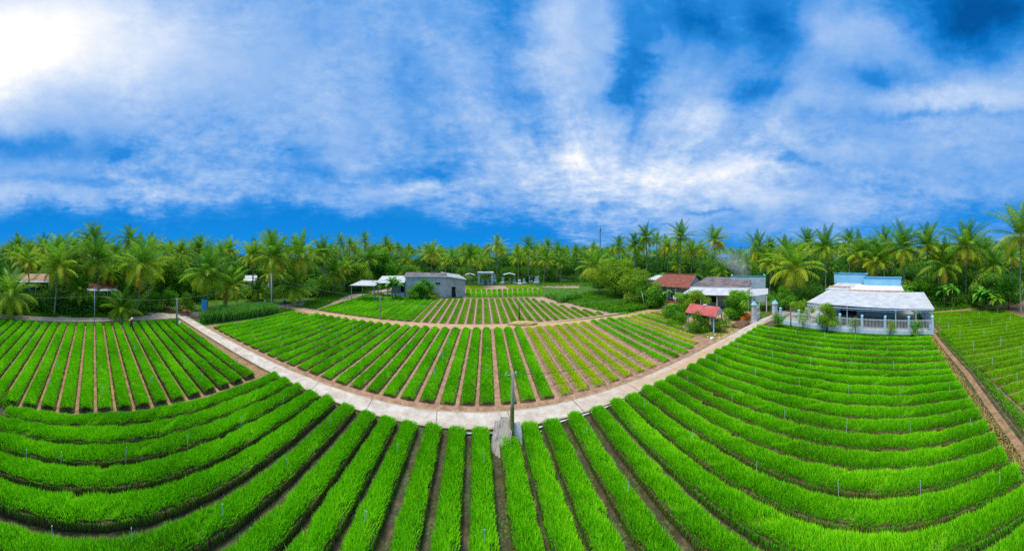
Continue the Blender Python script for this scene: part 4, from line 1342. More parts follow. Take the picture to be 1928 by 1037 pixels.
o = empty('concrete_portal', (*P(914, 89.5), 0), -(914 - X0) / PXR)
b = MB(); b.box(-2.7, -2.05, -.3, .3, 0, 3.9); b.build('column', M['white_paint'], o)
b = MB(); b.box(2.05, 2.7, -.3, .3, 0, 3.9); b.build('column', M['white_paint'], o)
MB().box(-2.95, 2.95, -.5, 3.2, 3.903, 4.5).build('slab', M['white_paint'], o)
b = MB(); b.box(-2.0, 2.0, 2.4, 2.5, 0, 1.1); b.build('low_wall', M['teal'], o)
tag(o, 'cream concrete portal with flat slab sheltering two tombs', 'portal')
for (x, r, w, lb) in ((884.5, 92, 1.5, 'tiny tin shelter on thin posts beside the grey block house'), (959, 93, 1.9, 'grey tin canopy on thin posts over the buff tomb')):
    o = empty('grave_canopy', (*P(x, r), 0), -(x - X0) / PXR)
    for (u, v) in ((-w, -1.2), (w, -1.2), (-w, 1.4), (w, 1.4)): MB().box(u - .06, u + .06, v - .06, v + .06, 0, 3.4).build('post', M['grey_pipe'], o)
    MB().slab((-w - .3, -1.5, 3.4), (0, -1.5, 3.95), (0, 1.7, 3.95), (-w - .3, 1.7, 3.4), .07).build('roof', M['tin_y'], o)
    MB().slab((.002, -1.5, 3.95), (w + .3, -1.5, 3.4), (w + .3, 1.7, 3.4), (.002, 1.7, 3.95), .07).build('roof', M['tin_y'], o)
    tag(o, lb, 'canopy', 'canopies over the tombs')

# mast on the horizon
o = empty('radio_mast', (*P(1130, 185), 0))
b = MB()
T = 30.5
for k in range(3):
    a = k * 2.094
    b.bar((math.cos(a) * .45, math.sin(a) * .45, 0), (math.cos(a) * .35, math.sin(a) * .35, T), .24)
for i in range(30):
    z0, z1 = i * 1., (i + 1) * 1.
    for k in range(3):
        a, c = k * 2.094, (k + 1) * 2.094
        b.bar((math.cos(a) * .42, math.sin(a) * .42, z0), (math.cos(c) * .42, math.sin(c) * .42, z1), .12)
b.build('lattice', M['grey_pipe'], o)
b = MB(); b.box(-.6, -.35, -.6, .6, T - 2.8, T - .6); b.box(.35, .6, -.6, .6, T - 2.8, T - .6); b.box(-.3, .3, .4, .62, T - 2.8, T - .6)
b.build('antenna', M['grey_pipe'], o)
MB().tube([(0, 0, T), (0, 0, T + 2)], .04, 6).build('rod', M['grey_pipe'], o)
tag(o, 'thin lattice radio mast rising above the far palm tops', 'mast')

# ------------------------------------------------------------------ poles, wires, pipes
def pole(name, x, y, h, r0, mt, label, arm=True, lean=(0, 0), cat='utility pole'):
    o = empty(name, (x, y, 0))
    MB().tube([(0, 0, 0), (lean[0] * .5, lean[1] * .5, h * .5), (lean[0], lean[1], h)], [r0, r0 * .9, r0 * .75], 10).build('post', M[mt], o, smooth=True)
    if arm:
        MB().bar((lean[0] - .45, lean[1], h - .18), (lean[0] + .25, lean[1], h - .12), .05).build('bracket', M['wire'], o)
        for u in (-.4, .2): MB().tube([(lean[0] + u, lean[1], h - .14), (lean[0] + u, lean[1], h + .02)], [.05, .035], 8).build('insulator', M['white_paint'], o)
    return tag(o, label, cat)


pX, pY = G(964, 834)
M['pole_wood'] = mat('pole_grey_wood', (.24, .21, .15), (.44, .42, .38), 3, .9, .6, 18, streak=(1, 1, .12))
o = pole('utility_pole', pX, pY, 4.25, .125, 'pole_wood', 'weathered concrete pole with mossy lower half beside the road', lean=(.05, .03))
MB().tube([(0.0, 0, .6), (.01, 0, 1.5), (.015, 0, 2.2)], [.134, .128, .124], 10, cap=False).build('moss_band', mat('moss', (.16, .15, .03), (.30, .26, .08), 5, .95), o, smooth=True)
p2X, p2Y = G(716, 602); p3X, p3Y = G(978, 603); p4X, p4Y = G(333, 611); p5X, p5Y = G(178, 612); p6X, p6Y = G(511, 578)
pole('utility_pole', p2X, p2Y, 4.0, .14, 'pole_wood', 'short pole leaning by the dirt path before the dense beds')
pole('utility_pole', p3X, p3Y, 3.2, .12, 'rust', 'dark short pole beside the straw heap in the far field', lean=(-.1, 0))
pole('utility_pole', p4X, p4Y, 4.2, .15, 'pole_wood', 'pole at the crossroads where the concrete road begins')
pole('steel_post', p5X, p5Y, 5.9, .07, 'grey_pipe', 'thin pale steel post at the edge of the lane', cat='post', lean=(-.15, 0))
o = pole('utility_pole', p6X, p6Y, 7.2, .16, 'white_paint', 'white painted pole carrying a small red and white sign')
s = MB().box(-.9, -.2, -.30, -.24, 3.9, 5.2).build('sign_plate', M['red'], o)
MB().box(-.8, -.3, -.33, -.303, 4.2, 5.1).build('notice', M['white_paint'], s)
o = pole('fence_post', *G(1658 * .0 + 1489, 617), 3.2, .09, 'rust', 'brown wooden post before the picket fence near the gate', arm=False, cat='post')
o = pole('fence_post', *G(1215, 583), 3.6, .09, 'concrete_old', 'leaning grey stake beside the mango tree', arm=False, lean=(-.9, 0), cat='post')


def wire(a, b, sag, label, m='wire', rad=.012):
    n = 20
    pts = []
    for i in range(n + 1):
        u = i / n
        pts.append(tuple(Vector(a).lerp(Vector(b), u) - Vector((0, 0, sag * 4 * u * (1 - u)))))
    o = MB().tube(pts, rad, 5).build('overhead_wire', M[m])
    tag(o, label, 'wire', 'wires between the poles')


topw = (pX - .35, pY, 4.15)
wire(topw, (p2X, p2Y, 3.95), 1.1, 'wire from the roadside pole over the dense green beds', 'wire_dark')
wire((pX + .2, pY, 4.15), (28.9, 20.2, 2.9), .9, 'wire from the roadside pole to the red roofed kiosk', 'wire_dark')
wire((p2X, p2Y, 3.95), (p3X - .1, p3Y, 3.1), 1.1, 'wire low over the far field between two short poles')
wire((p3X, p3Y, 3.1), (33.5, 37.6, 3.4), .7, 'wire from the dark short pole towards the leaning stake')
wire((p2X, p2Y, 3.95), (p6X, p6Y, 6.6), .7, 'wire from the dirt path pole to the white pole')
wire((p4X, p4Y, 4.1), (p5X, p5Y, 4.6), .25, 'wire along the lane from crossroads pole to steel post')
wire((p5X, p5Y, 4.6), (-39.6, -26, 4.2), .3, 'wire along the lane past the steel post')
wire((p4X, p4Y, 4.1), (p6X, p6Y, 6.6), .6, 'wire from the crossroads pole to the white pole')

# water pipes along the road edge by the pole
def pipe(pts, rad, mt, label, name='water_pipe'):
    tag(MB().tube(pts, rad, 8).build(name, M[mt], smooth=True), label, 'pipe', 'irrigation pipes along the road edge')


pipe([(-.7, 15.62, .10), (.6, 15.60, .12), (1.4, 15.55, .12)], .06, 'grey_pipe', 'grey blue pipe leading to the stacked sheets at the pole foot')
pipe([(2.7, 15.55, .10), (4.4, 15.6, .12), (6., 15.72, .11), (8.2, 15.75, .11), (11.5, 15.78, .12)], .05, 'pvc', 'long pale pipe lying along the road edge past the pole')
pipe([(3.6, 15.2, .10), (4.2, 15.22, .10)], .05, 'pvc', 'short loose pipe across the furrow next to the pole')
pipe([(-1.6, 15.4, .08), (-1.0, 15.42, .09)], .05, 'pvc', 'short pipe stub in the furrow before the pole')
o = MB().tube([(-.75, 15.62, .1), (-.75, 15.62, .42)], .05, 8).tube([(-.92, 15.62, .34), (-.58, 15.62, .34)], .045, 8).build('valve', M['teal'])
tag(o, 'teal pipe valve standing at the road edge', 'valve')


# leaning stack of corrugated sheets and sacks at the foot of the pole
def corr_sheet(name, L, W, m):
    nx, ny = 26, 2
    V, F = [], []
    for i in range(nx + 1):
        x = (i / nx - .5) * W
        z = .035 * math.sin(i / nx * 2 * math.pi * 5)
        for j in (0, 1):
            V += [(x, (j - .5) * L, z), (x, (j - .5) * L, z - .012)]
    for i in range(nx):
        a = i * 4; c = a + 4
        F += [(a, c, c + 2, a + 2), (a + 1, a + 3, c + 3, c + 1), (a, a + 1, c + 1, c), (a + 2, c + 2, c + 3, a + 3)]
    F += [(0, 2, 3, 1), (nx * 4, nx * 4 + 1, nx * 4 + 3, nx * 4 + 2)]
    return mesh_np(name, np.array(V), np.array(F), m, smooth=False)


sm = corr_sheet('corrugated_sheet', 2.0, .95, M['fibre'])
for i, (dx, dy, dz, rx, ry, rz, lb) in enumerate([
        (-.50, -.50, .60, 38, -12, -30, 'long weathered corrugated sheet on top of the stack leaning at the pole'),
        (-.62, -.52, .50, 34, -14, -37, 'corrugated sheet just under the top one of the leaning stack'),
        (-.80, -.42, .42, 30, -18, -26, 'lowest corrugated sheet of the leaning stack by the pole'),
        (.42, -.30, .42, 52, 14, 28, 'bluish corrugated sheet leaning on the other side of the pole')]):
    o = add('corrugated_sheet', sm if i < 3 else corr_sheet('corrugated_sheet', 1.3, .6, M['tin_x']), None, (pX + dx, pY + dy + .35, dz), (R(rx), R(ry), R(rz)))
    tag(o, lb, 'sheet', 'corrugated sheets leaning on the pole')


def lump(name, x, y, rx, ry, h, m, label, cat, seed=1, z=0., wr=.25):
    r = random.Random(seed)
    V, F = [], []
    nu, nv = 14, 6
    V.append((0, 0, h))
    for j in range(1, nv + 1):
        e = j / nv * math.pi / 2
        for i in range(nu):
            a = 2 * math.pi * i / nu
            q = math.sin(e) ** .8 * (1 + r.uniform(-wr, wr) * .5)
            V.append((math.cos(a) * rx * q, math.sin(a) * ry * q, h * math.cos(e) * (1 + r.uniform(-wr, wr) * .6)))
    for i in range(nu): F.append((0, 1 + i, 1 + (i + 1) % nu))
    for j in range(nv - 1):
        for i in range(nu): F.append((1 + j * nu + i, 1 + (j + 1) * nu + i, 1 + (j + 1) * nu + (i + 1) % nu, 1 + j * nu + (i + 1) % nu))
    b = MB(); b.put(V, F)
    o = b.build(name, M[m], None, (x, y, z), 0, smooth=True)
    return tag(o, label, cat)


lump('sack', pX - .12, pY - .05, .30, .25, .38, 'cloth_white', 'whitish sack under the leaning sheets at the pole', 'sack', 3)
lump('plastic_bag', pX - .22, pY - .32, .25, .17, .22, 'red', 'crumpled red plastic bag at the foot of the pole', 'bag', 4)
lump('plastic_bag', pX + .33, pY + .1, .25, .2, .30, 'blue_tarp', 'dark blue bag behind the pole foot', 'bag', 5)
lump('straw_heap', *G(985, 613), 2.6, 1.1, .85, 'straw_m', 'heap of dry straw beside the dirt path', 'straw heap', 7, wr=.35) if False else None
M['straw_m'] = mat('straw_pile', (.32, .22, .08), (.58, .44, .2), 6, .95, .8, 20)
lump('straw_heap', *G(984, 612), 2.5, .9, .62, 'straw_m', 'heap of dry straw beside the dirt path', 'straw heap', 7, wr=.35)
lump('soil_mound', *G(1395, 612), 2.0, 1.3, .6, 'soil_mid', 'mound of dark soil before the leafy tree and gate', 'mound', 8, wr=.3)
lump('orange_tarpaulin', *G(1402, 601), 1.7, .8, .9, 'orange', 'bright orange tarpaulin thrown over the back of the soil mound', 'tarpaulin', 9, wr=.4)
lump('blue_bag', *G(1376, 600), .5, .4, .5, 'blue_tarp', 'small blue bag beside the orange tarpaulin', 'bag', 10)
lump('white_boulder', *G(1340, 638), .38, .32, .26, 'tomb_white', 'pale rounded stone in the dirt before the kiosk', 'stone', 11)
lump('feed_bag', *G(338, 614), .28, .22, .75, 'cloth_white', 'white bag standing in the furrow beside the crossroads pole', 'bag', 12)
lump('earth_heap', *G(712, 556), 2.0, 1.2, .9, 'soil_pink', 'brown earth heap in front of the porch canopy', 'heap', 13, wr=.4)

# sign board by the lane
sx, sy = G(385, 598)
o = empty('sign_board', (sx, sy, 0), R(55))
MB().box(-.50, -.43, -.04, .04, 0, 3.2).build('post', M['grey_pipe'], o)
MB().box(.35, .43, -.04, .04, 0, 3.2).build('post', M['grey_pipe'], o)
MB().box(-.50, .35, -.10, -.043, .95, 3.2).build('panel', M['sign_blue'], o)
tag(o, 'plain blue sign board on posts at the crossroads', 'sign')
o = empty('garden_bench', (*G(349, 595), 0), R(70))
o.scale = (.7, .7, .7)
for u in (-.9, .9): MB().box(u - .08, u + .08, -.2, .2, 0, .75).build('leg', M['tile_kiosk'], o)
MB().box(-1.1, 1.1, -.25, .25, .753, .86).build('seat', M['tile_kiosk'], o)
MB().box(-1.1, 1.1, .2, .28, .863, 1.25).build('backrest', M['tile_kiosk'], o)
tag(o, 'low red masonry bench at the mouth of the grove path', 'bench')
# crossed bamboo frames before the porch
for (x, lb) in ((714, 'bamboo trestle before the porch, next to the young leafy stems'), (733, 'bamboo trestle nearer the cut banana stems')):
    o = empty('bamboo_trestle', (*G(x, 557.5), 0), .1)
    for u in (-.8, .8): MB().bar((u, -.1, 0), (u * .05, 0, 2.1), .09).build('leg', M['wood'], o)
    for u in (-.8, .8): MB().bar((u, .9, 0), (u * .05, .8, 2.1), .09).build('leg', M['wood'], o)
    MB().bar((-.45, 0, .9), (.45, 0, .9), .07).build('crossbar', M['wood'], o)
    MB().bar((0, -.1, 2.05), (0, .95, 2.05), .08).build('ridge_pole', M['wood'], o)
    tag(o, lb, 'trestle', 'bamboo trestles before the porch')

# irrigation risers: thin pale pipes standing in the beds
rs = MB().tube([(0, 0, -.3), (0, 0, .9)], .011, 6)
RM = mesh_np('riser_pipe', np.concatenate(rs.V), [np.array(rs.F3), np.array(rs.F4)], M['riser'])
rs = MB().tube([(0, 0, .9), (0, 0, .94)], [.016, .014], 6).bar((-.03, 0, .95), (.03, 0, .95), .012)
RN = mesh_np('nozzle', np.concatenate(rs.V), [np.array(rs.F3), np.array(rs.F4)], M['grey_pipe'])


def riser(x, y, field, s=1., th=1.):
    o = add('irrigation_riser', RM, None, (x, y, .33), (random.gauss(0, .05), random.gauss(0, .05), 0), (th, th, s))
    add('nozzle', RN, o)
    tag(o, 'thin pale irrigation pipe standing upright in ' + field, 'pipe', 'irrigation risers in ' + field)


c1 = [(118, 655), (273, 660), (562, 640), (838, 590), (1079, 495), (1264, 395), (1472, 500), (1287, 700), (995, 915), (232, 1025), (587, 1030), (1627, 945)]
c2 = [(470, 625), (855, 665), (860, 1037), (1313, 535), (1497, 805), (1575, 415), (322, 945)]
c3 = [(160, 300), (355, 385), (592, 460), (866, 510), (1153, 515), (1425, 505), (178, 555), (465, 710), (832, 800), (1200, 800), (1550, 765), (289, 200), (460, 260),
      (658, 305), (877, 335), (1106, 350), (1328, 345), (383, 140), (538, 175), (708, 205), (890, 215), (1078, 225), (1264, 232), (455, 90), (585, 112), (733, 135), (890, 148), (1052, 155),
      (1214, 155), (521, 55), (640, 78), (770, 85), (907, 97), (1050, 108), (1188, 100)]
for ox, lst in ((0, c1), (550, c2), (1228, c3)):
    for (a, c) in lst:
        x, y = G(ox + a / 2.373, 600 + c / 2.373, .34)
        riser(x, y, 'the near green beds', .85, 1.1 if math.hypot(x, y) < 22 else 1.6)
for j in range(-4, 4):
    for i in range(6):
        riser(-19.0 - 3.75 * i - (j % 2) * 1.1, 1.3 + .6 + 4.17 * j - .6, 'the field beside the lane', .85, 1.8)
for i, x in enumerate((-30.9, -26.4, -21.8, -17.2, -12.8, -8.2, -3.65, .93, 8.8, 13.3, 18.2, 22.8)):
    for j in range(4):
        y = 21.5 + 4.1 * j + (i % 2) * 1.2
        riser(x + .048 * (y - 19), y, 'the middle field beyond the road', .9, 1.9)
for i in range(7):
    for j in range(3):
        riser(-26 + 7.3 * i, 44 + 6 * j, 'the far field beyond the dirt path', 1.0, 2.2)
for i in range(8):
    for j in range(4):
        riser(12.8 + 4.26 * i, -12.2 - 3.6 * j, 'the lime beds past the ditch', 1.0, 2.0)

# ------------------------------------------------------------------ people
def person(x, y, rz, label, top='cloth_white', legs='cloth_dark', hat='cloth_white', pack=None, walk=.18, bend=.0, hold=None, s=1.):
    o = empty('person', (x, y, 0), rz)
    o.scale = (s, s, s)
    J = [(0, 0, .92), (0, bend * .25, 1.15), (0, bend * .6, 1.40), (0, bend * .75, 1.50), (0, bend * .9, 1.62),     # pelvis..head
         (-.19, bend * .6, 1.38), (-.26, bend * .6 + .05, 1.12), (-.24, bend * .7 + .22, .98), (-.23, bend * .7 + .30, .95),
         (.19, bend * .6, 1.38), (.27, bend * .6 - .02, 1.12), (.26, bend * .6 + .12, .88), (.26, bend * .6 + .17, .81),
         (-.10, 0, .88), (-.11, walk, .50), (-.11, walk * 1.2 - .06, .09), (-.11, walk * 1.2 + .10, .03),
         (.10, 0, .88), (.11, -walk * .6, .50), (.11, -walk * 1.7, .10), (.11, -walk * 1.7 + .15, .03)]
    Ed = [(0, 1), (1, 2), (2, 3), (3, 4), (2, 5), (5, 6), (6, 7), (7, 8), (2, 9), (9, 10), (10, 11), (11, 12), (0, 13), (13, 14), (14, 15), (15, 16), (0, 17), (17, 18), (18, 19), (19, 20)]
    rad = [.14, .13, .15, .055, .095, .065, .045, .035, .03, .065, .045, .035, .03, .095, .065, .045, .035, .095, .065, .045, .035]
    def skin_obj(name, idx, edges, m, grow, parent):
        me = bpy.data.meshes.new(name)
        mp = {a: i for i, a in enumerate(idx)}
        me.from_pydata([J[a] for a in idx], [(mp[a], mp[b]) for a, b in edges], [])
        me.materials.append(m)
        q = add(name, me, parent)
        md = q.modifiers.new('skin', 'SKIN')
        for i, a in enumerate(idx):
            me.skin_vertices[0].data[i].radius = (rad[a] * grow, rad[a] * grow * (.8 if a in (0, 1, 2) else 1))
        me.skin_vertices[0].data[0].use_root = True
        sd = q.modifiers.new('sub', 'SUBSURF'); sd.levels = 1; sd.render_levels = 2
        return q
    skin_obj('body', list(range(21)), Ed, M['skin'], 1., o)
    skin_obj('shirt', [0, 1, 2, 5, 6, 7, 9, 10, 11], [(0, 1), (1, 2), (2, 5), (5, 6), (6, 7), (2, 9), (9, 10), (10, 11)], M[top], 1.18, o)
    skin_obj('trousers', [0, 13, 14, 15, 17, 18, 19], [(0, 13), (13, 14), (14, 15), (0, 17), (17, 18), (18, 19)], M[legs], 1.22, o)
    hx, hy, hz = J[4]
    if hat:
        MB().tube([(hx, hy, hz + .02), (hx, hy, hz + .05), (hx, hy, hz + .10), (hx, hy, hz + .20)], [.21, .20, .12, .02], 16).build('hat', M[hat], o, smooth=True)
    MB().tube([(hx, hy + .10, hz - .04), (hx, hy + .13, hz - .05)], [.02, .008], 6).build('nose', M['skin'], o)
    if pack:
        b = MB(); by = J[2][1] - .15
        b.box(-.2, .2, by - .26, by, 1.0, 1.42); b.tube([(0, by - .13, 1.42), (0, by - .13, 1.48)], .07, 10)
        b.build('sprayer_tank', M[pack], o)
        MB().tube([(.18, by - .1, 1.0), (.4, by + .2, .85), (.28, by + .45, .85)], .012, 5).build('hose', M['wire_dark'], o)
    return tag(o, label, 'person')


x, y = G(247, 621)
person(x, y, R(-60), 'person in white hat and purple top with a yellow sprayer tank on the back', 'cloth_purple', 'cloth_dark', 'cloth_white', 'yellow', .12, .18, s=1.05)
x, y = G(536, 574)
person(x, y, R(-150), 'person in light shirt and dark trousers walking down the lane', 'cloth_white', 'cloth_dark', None, None, .2, s=1.05)
x, y = G(498.5, 577)
person(x, y, R(120), 'person in white shirt standing beside the white painted pole', 'cloth_white', 'cloth_dark', None, None, .05, s=1.0)

# ------------------------------------------------------------------ the palm grove: palms that stand out
def crownpalm(x, yc, r, cr, label, v=None, tv=0, hi=True, rz=None, th=1., **k):
    """place by the bearing of the crown's heart at distance r"""
    z = H - (yc - YH) * r / PXR
    X, Y = P(x, r)
    ln = TRUNKS[tv][1] * th
    rz = random.uniform(0, 6.28) if rz is None else rz
    X -= math.cos(rz) * ln; Y -= math.sin(rz) * ln
    return palm(X, Y, max(z, 1.2), cr, label, hi=hi, v=v, tv=tv, rz=rz, th=th, **k)


PALMS = [  # crown x, crown y, distance, scale, lean, label
    (111, 503, 46.5, 1.12, 2, 'leaning yellow-green palm over the bank beside the small side path'),
    (185, 490, 49, 1.20, 0, 'broad dense palm right behind the thin steel post'),
    (268, 501, 46, 1.18, 2, 'palm with brown hanging fronds leaning over the lane bank by the farm worker'),
    (393, 516, 50, 1.30, 1, 'wide spreading palm with orange coconuts behind the blue sign board'),
    (341, 478, 66, 1.0, 0, 'slender palm with bare white trunk behind the bright green trees'),
    (33, 464, 74, 1.0, 1, 'tall palm above the faded red tile farmhouse'),
    (56, 473, 76, .95, 0, 'palm beside the tall one above the faded red farmhouse'),
    (82, 468, 72, 1.05, 0, 'straight palm just past the end of the faded red roof'),
    (243, 452, 70, 1.1, 0, 'highest palm behind the farm worker'),
    (176, 453, 66, 1.25, 1, 'highest full palm behind the steel post'),
    (139, 464, 78, .95, 0, 'distant palm seen between the leaning palm and the steel post'),
    (283, 466, 72, 1.1, 1, 'palm half covered by the one with brown hanging fronds'),
    (118, 480, 58, 1.1, 0, 'dense palm just behind the leaning yellow-green one'),
    (434, 470, 76, 1.05, 0, 'palm rising between the spreading palm and the paired tall ones'),
    (375, 470, 68, 1.15, 0, 'palm directly behind the wide spreading one'),
    (477, 482, 60, 1.1, 0, 'drooping palm over the white roofed shed'),
    (516, 486, 57, 1.25, 1, 'heavy drooping palm right above the white painted pole'),
    (565, 484, 59, 1.30, 0, 'full yellow-green palm behind the person walking the lane'),
    (608, 477, 66, 1.20, 0, 'hanging-frond palm before the bend of the lane'),
    (510, 455, 78, 1.05, 0, 'tall palm peeking over the heavy one at the white pole'),
    (640, 456, 92, .95, 0, 'first of four tall thin palms above the lane bend'),
    (659, 462, 96, .95, 1, 'second of four tall thin palms above the lane bend'),
    (686, 455, 95, 1.05, 0, 'third and highest of four thin palms above the lane bend'),
    (727, 462, 104, 1.1, 0, 'fourth of four tall thin palms above the lane bend'),
    (695, 488, 82, 1.15, 1, 'yellowish palm above the cart shelter'),
    (629, 514, 68, 1.1, 0, 'low palm with pale trunk at the bend of the lane'),
    (650, 505, 72, 1.0, 1, 'mid height palm beside the bend of the lane'),
    (813, 478, 84, 1.2, 0, 'palm with pale trunk behind the roof of the grey block house'),
    (852, 484, 92, 1.0, 0, 'palm behind the pale annex of the block house'),
    (885, 484, 86, 1.35, 0, 'broad yellow tipped palm behind the small grave shelter'),
    (936, 464, 106, 1.25, 0, 'tall straight palm standing over the concrete portal'),
    (976, 487, 98, 1.3, 0, 'drooping palm behind the grey grave canopy'),
    (995, 464, 104, 1.3, 1, 'tall palm above the brightest white tomb'),
    (1031, 464, 112, 1.1, 0, 'tall palm past the end of the tomb row'),
    (1030, 490, 98, 1.2, 2, 'curved pale trunk palm behind the wide blue tomb'),
    (1057, 496, 98, 1.15, 1, 'spreading low palm next to the curved trunk palm'),
    (906, 494, 95, 1.0, 0, 'low palm between the portal and the broad yellow tipped palm'),
    (1121, 503, 72, 1.40, 2, 'big yellow palm leaning out from the mango tree'),
    (1166, 466, 90, 1.15, 0, 'palm above the crown of the mango tree'),
    (1195, 463, 86, 1.1, 0, 'palm between the mango tree and the tallest cluster'),
    (1217, 447, 84, 1.25, 0, 'first of the tallest palms behind the red tiled house'),
    (1237, 455, 98, 1.1, 0, 'hazy slender palm between the two tallest ones'),
    (1256, 466, 88, 1.1, 0, 'palm directly over the red tiled ridge'),
    (1281, 448, 78, 1.25, 0, 'tallest palm behind the red tiled house gable'),
    (1302, 476, 84, 1.1, 0, 'palm behind the gap between the two farmhouses'),
    (1319, 470, 92, 1.0, 0, 'smoky palm behind the dark fibre roof'),
    (1346, 453, 82, 1.25, 0, 'lone high palm standing clear against the sky over the dark fibre roof'),
    (1427, 469, 74, 1.15, 0, 'palm in the smoke above the green rimmed wall'),
    (1451, 468, 84, .95, 0, 'small far palm beside the smoke'),
    (1449, 496, 70, 1.05, 0, 'low shaded palm behind the green rimmed wall'),
    (1494, 506, 54, 1.45, 0, 'big spreading palm with orange nuts between the two blue houses'),
    (1478, 474, 74, 1.1, 0, 'palm rising behind the big spreading one'),
    (1520, 460, 76, 1.1, 0, 'palm over the near end of the canopy roof'),
    (1555, 466, 65, 1.25, 0, 'palm behind the taller blue parapet'),
    (1599, 456, 76, 1.0, 0, 'far palm over the blue parapets'),
    (1619, 478, 62, 1.25, 0, 'broad palm directly over the blue parapets'),
    (1651, 490, 60, 1.25, 0, 'drooping palm touching the lower blue parapet'),
    (1665, 457, 76, 1.1, 0, 'far tall palm beyond the lower parapet'),
    (1700, 468, 58, 1.35, 0, 'tall dense palm at the far end of the blue house'),
    (1746, 464, 58, 1.30, 0, 'tall palm over the end of the white canopy'),
    (1778, 502, 56, 1.30, 1, 'low drooping palm at the corner of the lime field'),
    (1819, 466, 57, 1.35, 0, 'tall thick palm behind the banana clump of the lime field'),
    (1838, 474, 64, 1.1, 0, 'palm behind the tall thick one by the lime field'),
    (1922, 446, 47, 1.45, 0, 'very tall palm with bare pale trunk beside the lime beds'),
    (1870, 500, 60, 1.0, 0, 'low palm over the round dark shrubs by the lime field'),
    (20, 556, 44.5, 1.15, 0, 'short bushy palm arching over the small side path'),
    (232, 582, 43.5, .85, 0, 'stemless young palm on the bank behind the farm worker'),
    (431, 540, 52, 1.0, 1, 'mid palm with dry hanging frond behind the reed clump'),
    (553, 542, 56, 1.15, 0, 'short stocky palm at the lane edge behind the person walking'),
    (486, 548, 60, .9, 0, 'small palm beside the person at the white pole'),
    (150, 545, 47, .8, 0, 'young palm under the broad dense one'),
]
for i, (x, yc, r, cr, tv, lb) in enumerate(PALMS):
    crownpalm(x, yc, r, cr * (1.0 if r < 60 else (.95 if x > 1400 else .88)), lb, v=i, tv=tv, hi=r < 90, th=1.0 if r < 60 else 1.15)

# the grove itself: further palms, filling every bearing
def edge_r(t):
    x = t * PXR + X0
    if x < 330: return 47 / max(abs(math.sin(t)), .05)
    if x < 640: return 60 + (x - 330) * .02
    if x < 760: return 72 + (x - 640) * .10
    if x < 1120: return 98
    if x < 1220: return 80
    if x < 1330: return 76
    if x < 1480: return 72
    if x < 1530: return 60
    if x < 1770: return 60
    return 51 / max(math.sin(t), .05)


LAND = [(0, 100, 'the faded red farmhouse'), (100, 230, 'the thin steel post'), (230, 330, 'the farm worker'), (330, 440, 'the blue sign board'), (440, 560, 'the white painted pole'),
        (560, 700, 'the lane bend'), (700, 860, 'the grey block house'), (860, 940, 'the concrete portal'), (940, 1060, 'the tombs'), (1060, 1200, 'the mango tree'), (1200, 1300, 'the red tiled house'),
        (1300, 1470, 'the dark fibre roof'), (1470, 1690, 'the blue parapets'), (1690, 1800, 'the white canopy end'), (1800, 1960, 'the lime field')]
taken = [P(a[0], a[2]) for a in PALMS]
cnt = 0
tries = 0
rr = random.Random(77)
while cnt < 226 and tries < 9000:
    tries += 1
    x = rr.uniform(-35, 1965)
    t = (x - X0) / PXR
    e = edge_r(t)
    r = e + 4 + (115 if e < 80 else 95) * rr.random() ** 1.4
    X, Y = P(x, r)
    if any((X - a) ** 2 + (Y - b) ** 2 < (16 if r < 90 else 12) for a, b in taken): continue
    taken.append((X, Y))
    base = 11.3 if r < e + 25 else 12.4
    hgt = base + rr.gauss(0, 1.3) + (r - e) * .006
    if r < e + 14: hgt -= 1.2
    if r < e + 45 and rr.random() < .42: hgt = rr.uniform(5.0, 9.0)
    # keep the crown tops near the line they make in the photograph
    hgt = min(hgt, H + (2.2 if x > 1150 or x < 700 else 1.5) + (r - 60) * .004)
    nm = next(l[2] for l in LAND if l[0] <= x < l[1]) if 0 <= x < 1960 else ('the faded red farmhouse' if x < 0 else 'the lime field')
    depth = 'front rank' if r < e + 20 else ('middle ranks' if r < e + 55 else 'deep ranks')
    tall = 'tall' if hgt > 12.6 else ('short' if hgt < 10.8 else 'mid height')
    palm(X, Y, hgt, rr.uniform(.78, 1.02), '%s coconut palm in the %s of the grove behind %s' % (tall, depth, nm), hi=r < 66, tv=rr.choice([0, 1, 1, 2]),
         nuts=False, th=1.1, group='%s palms, %s, behind %s' % (tall, depth, nm))
    cnt += 1

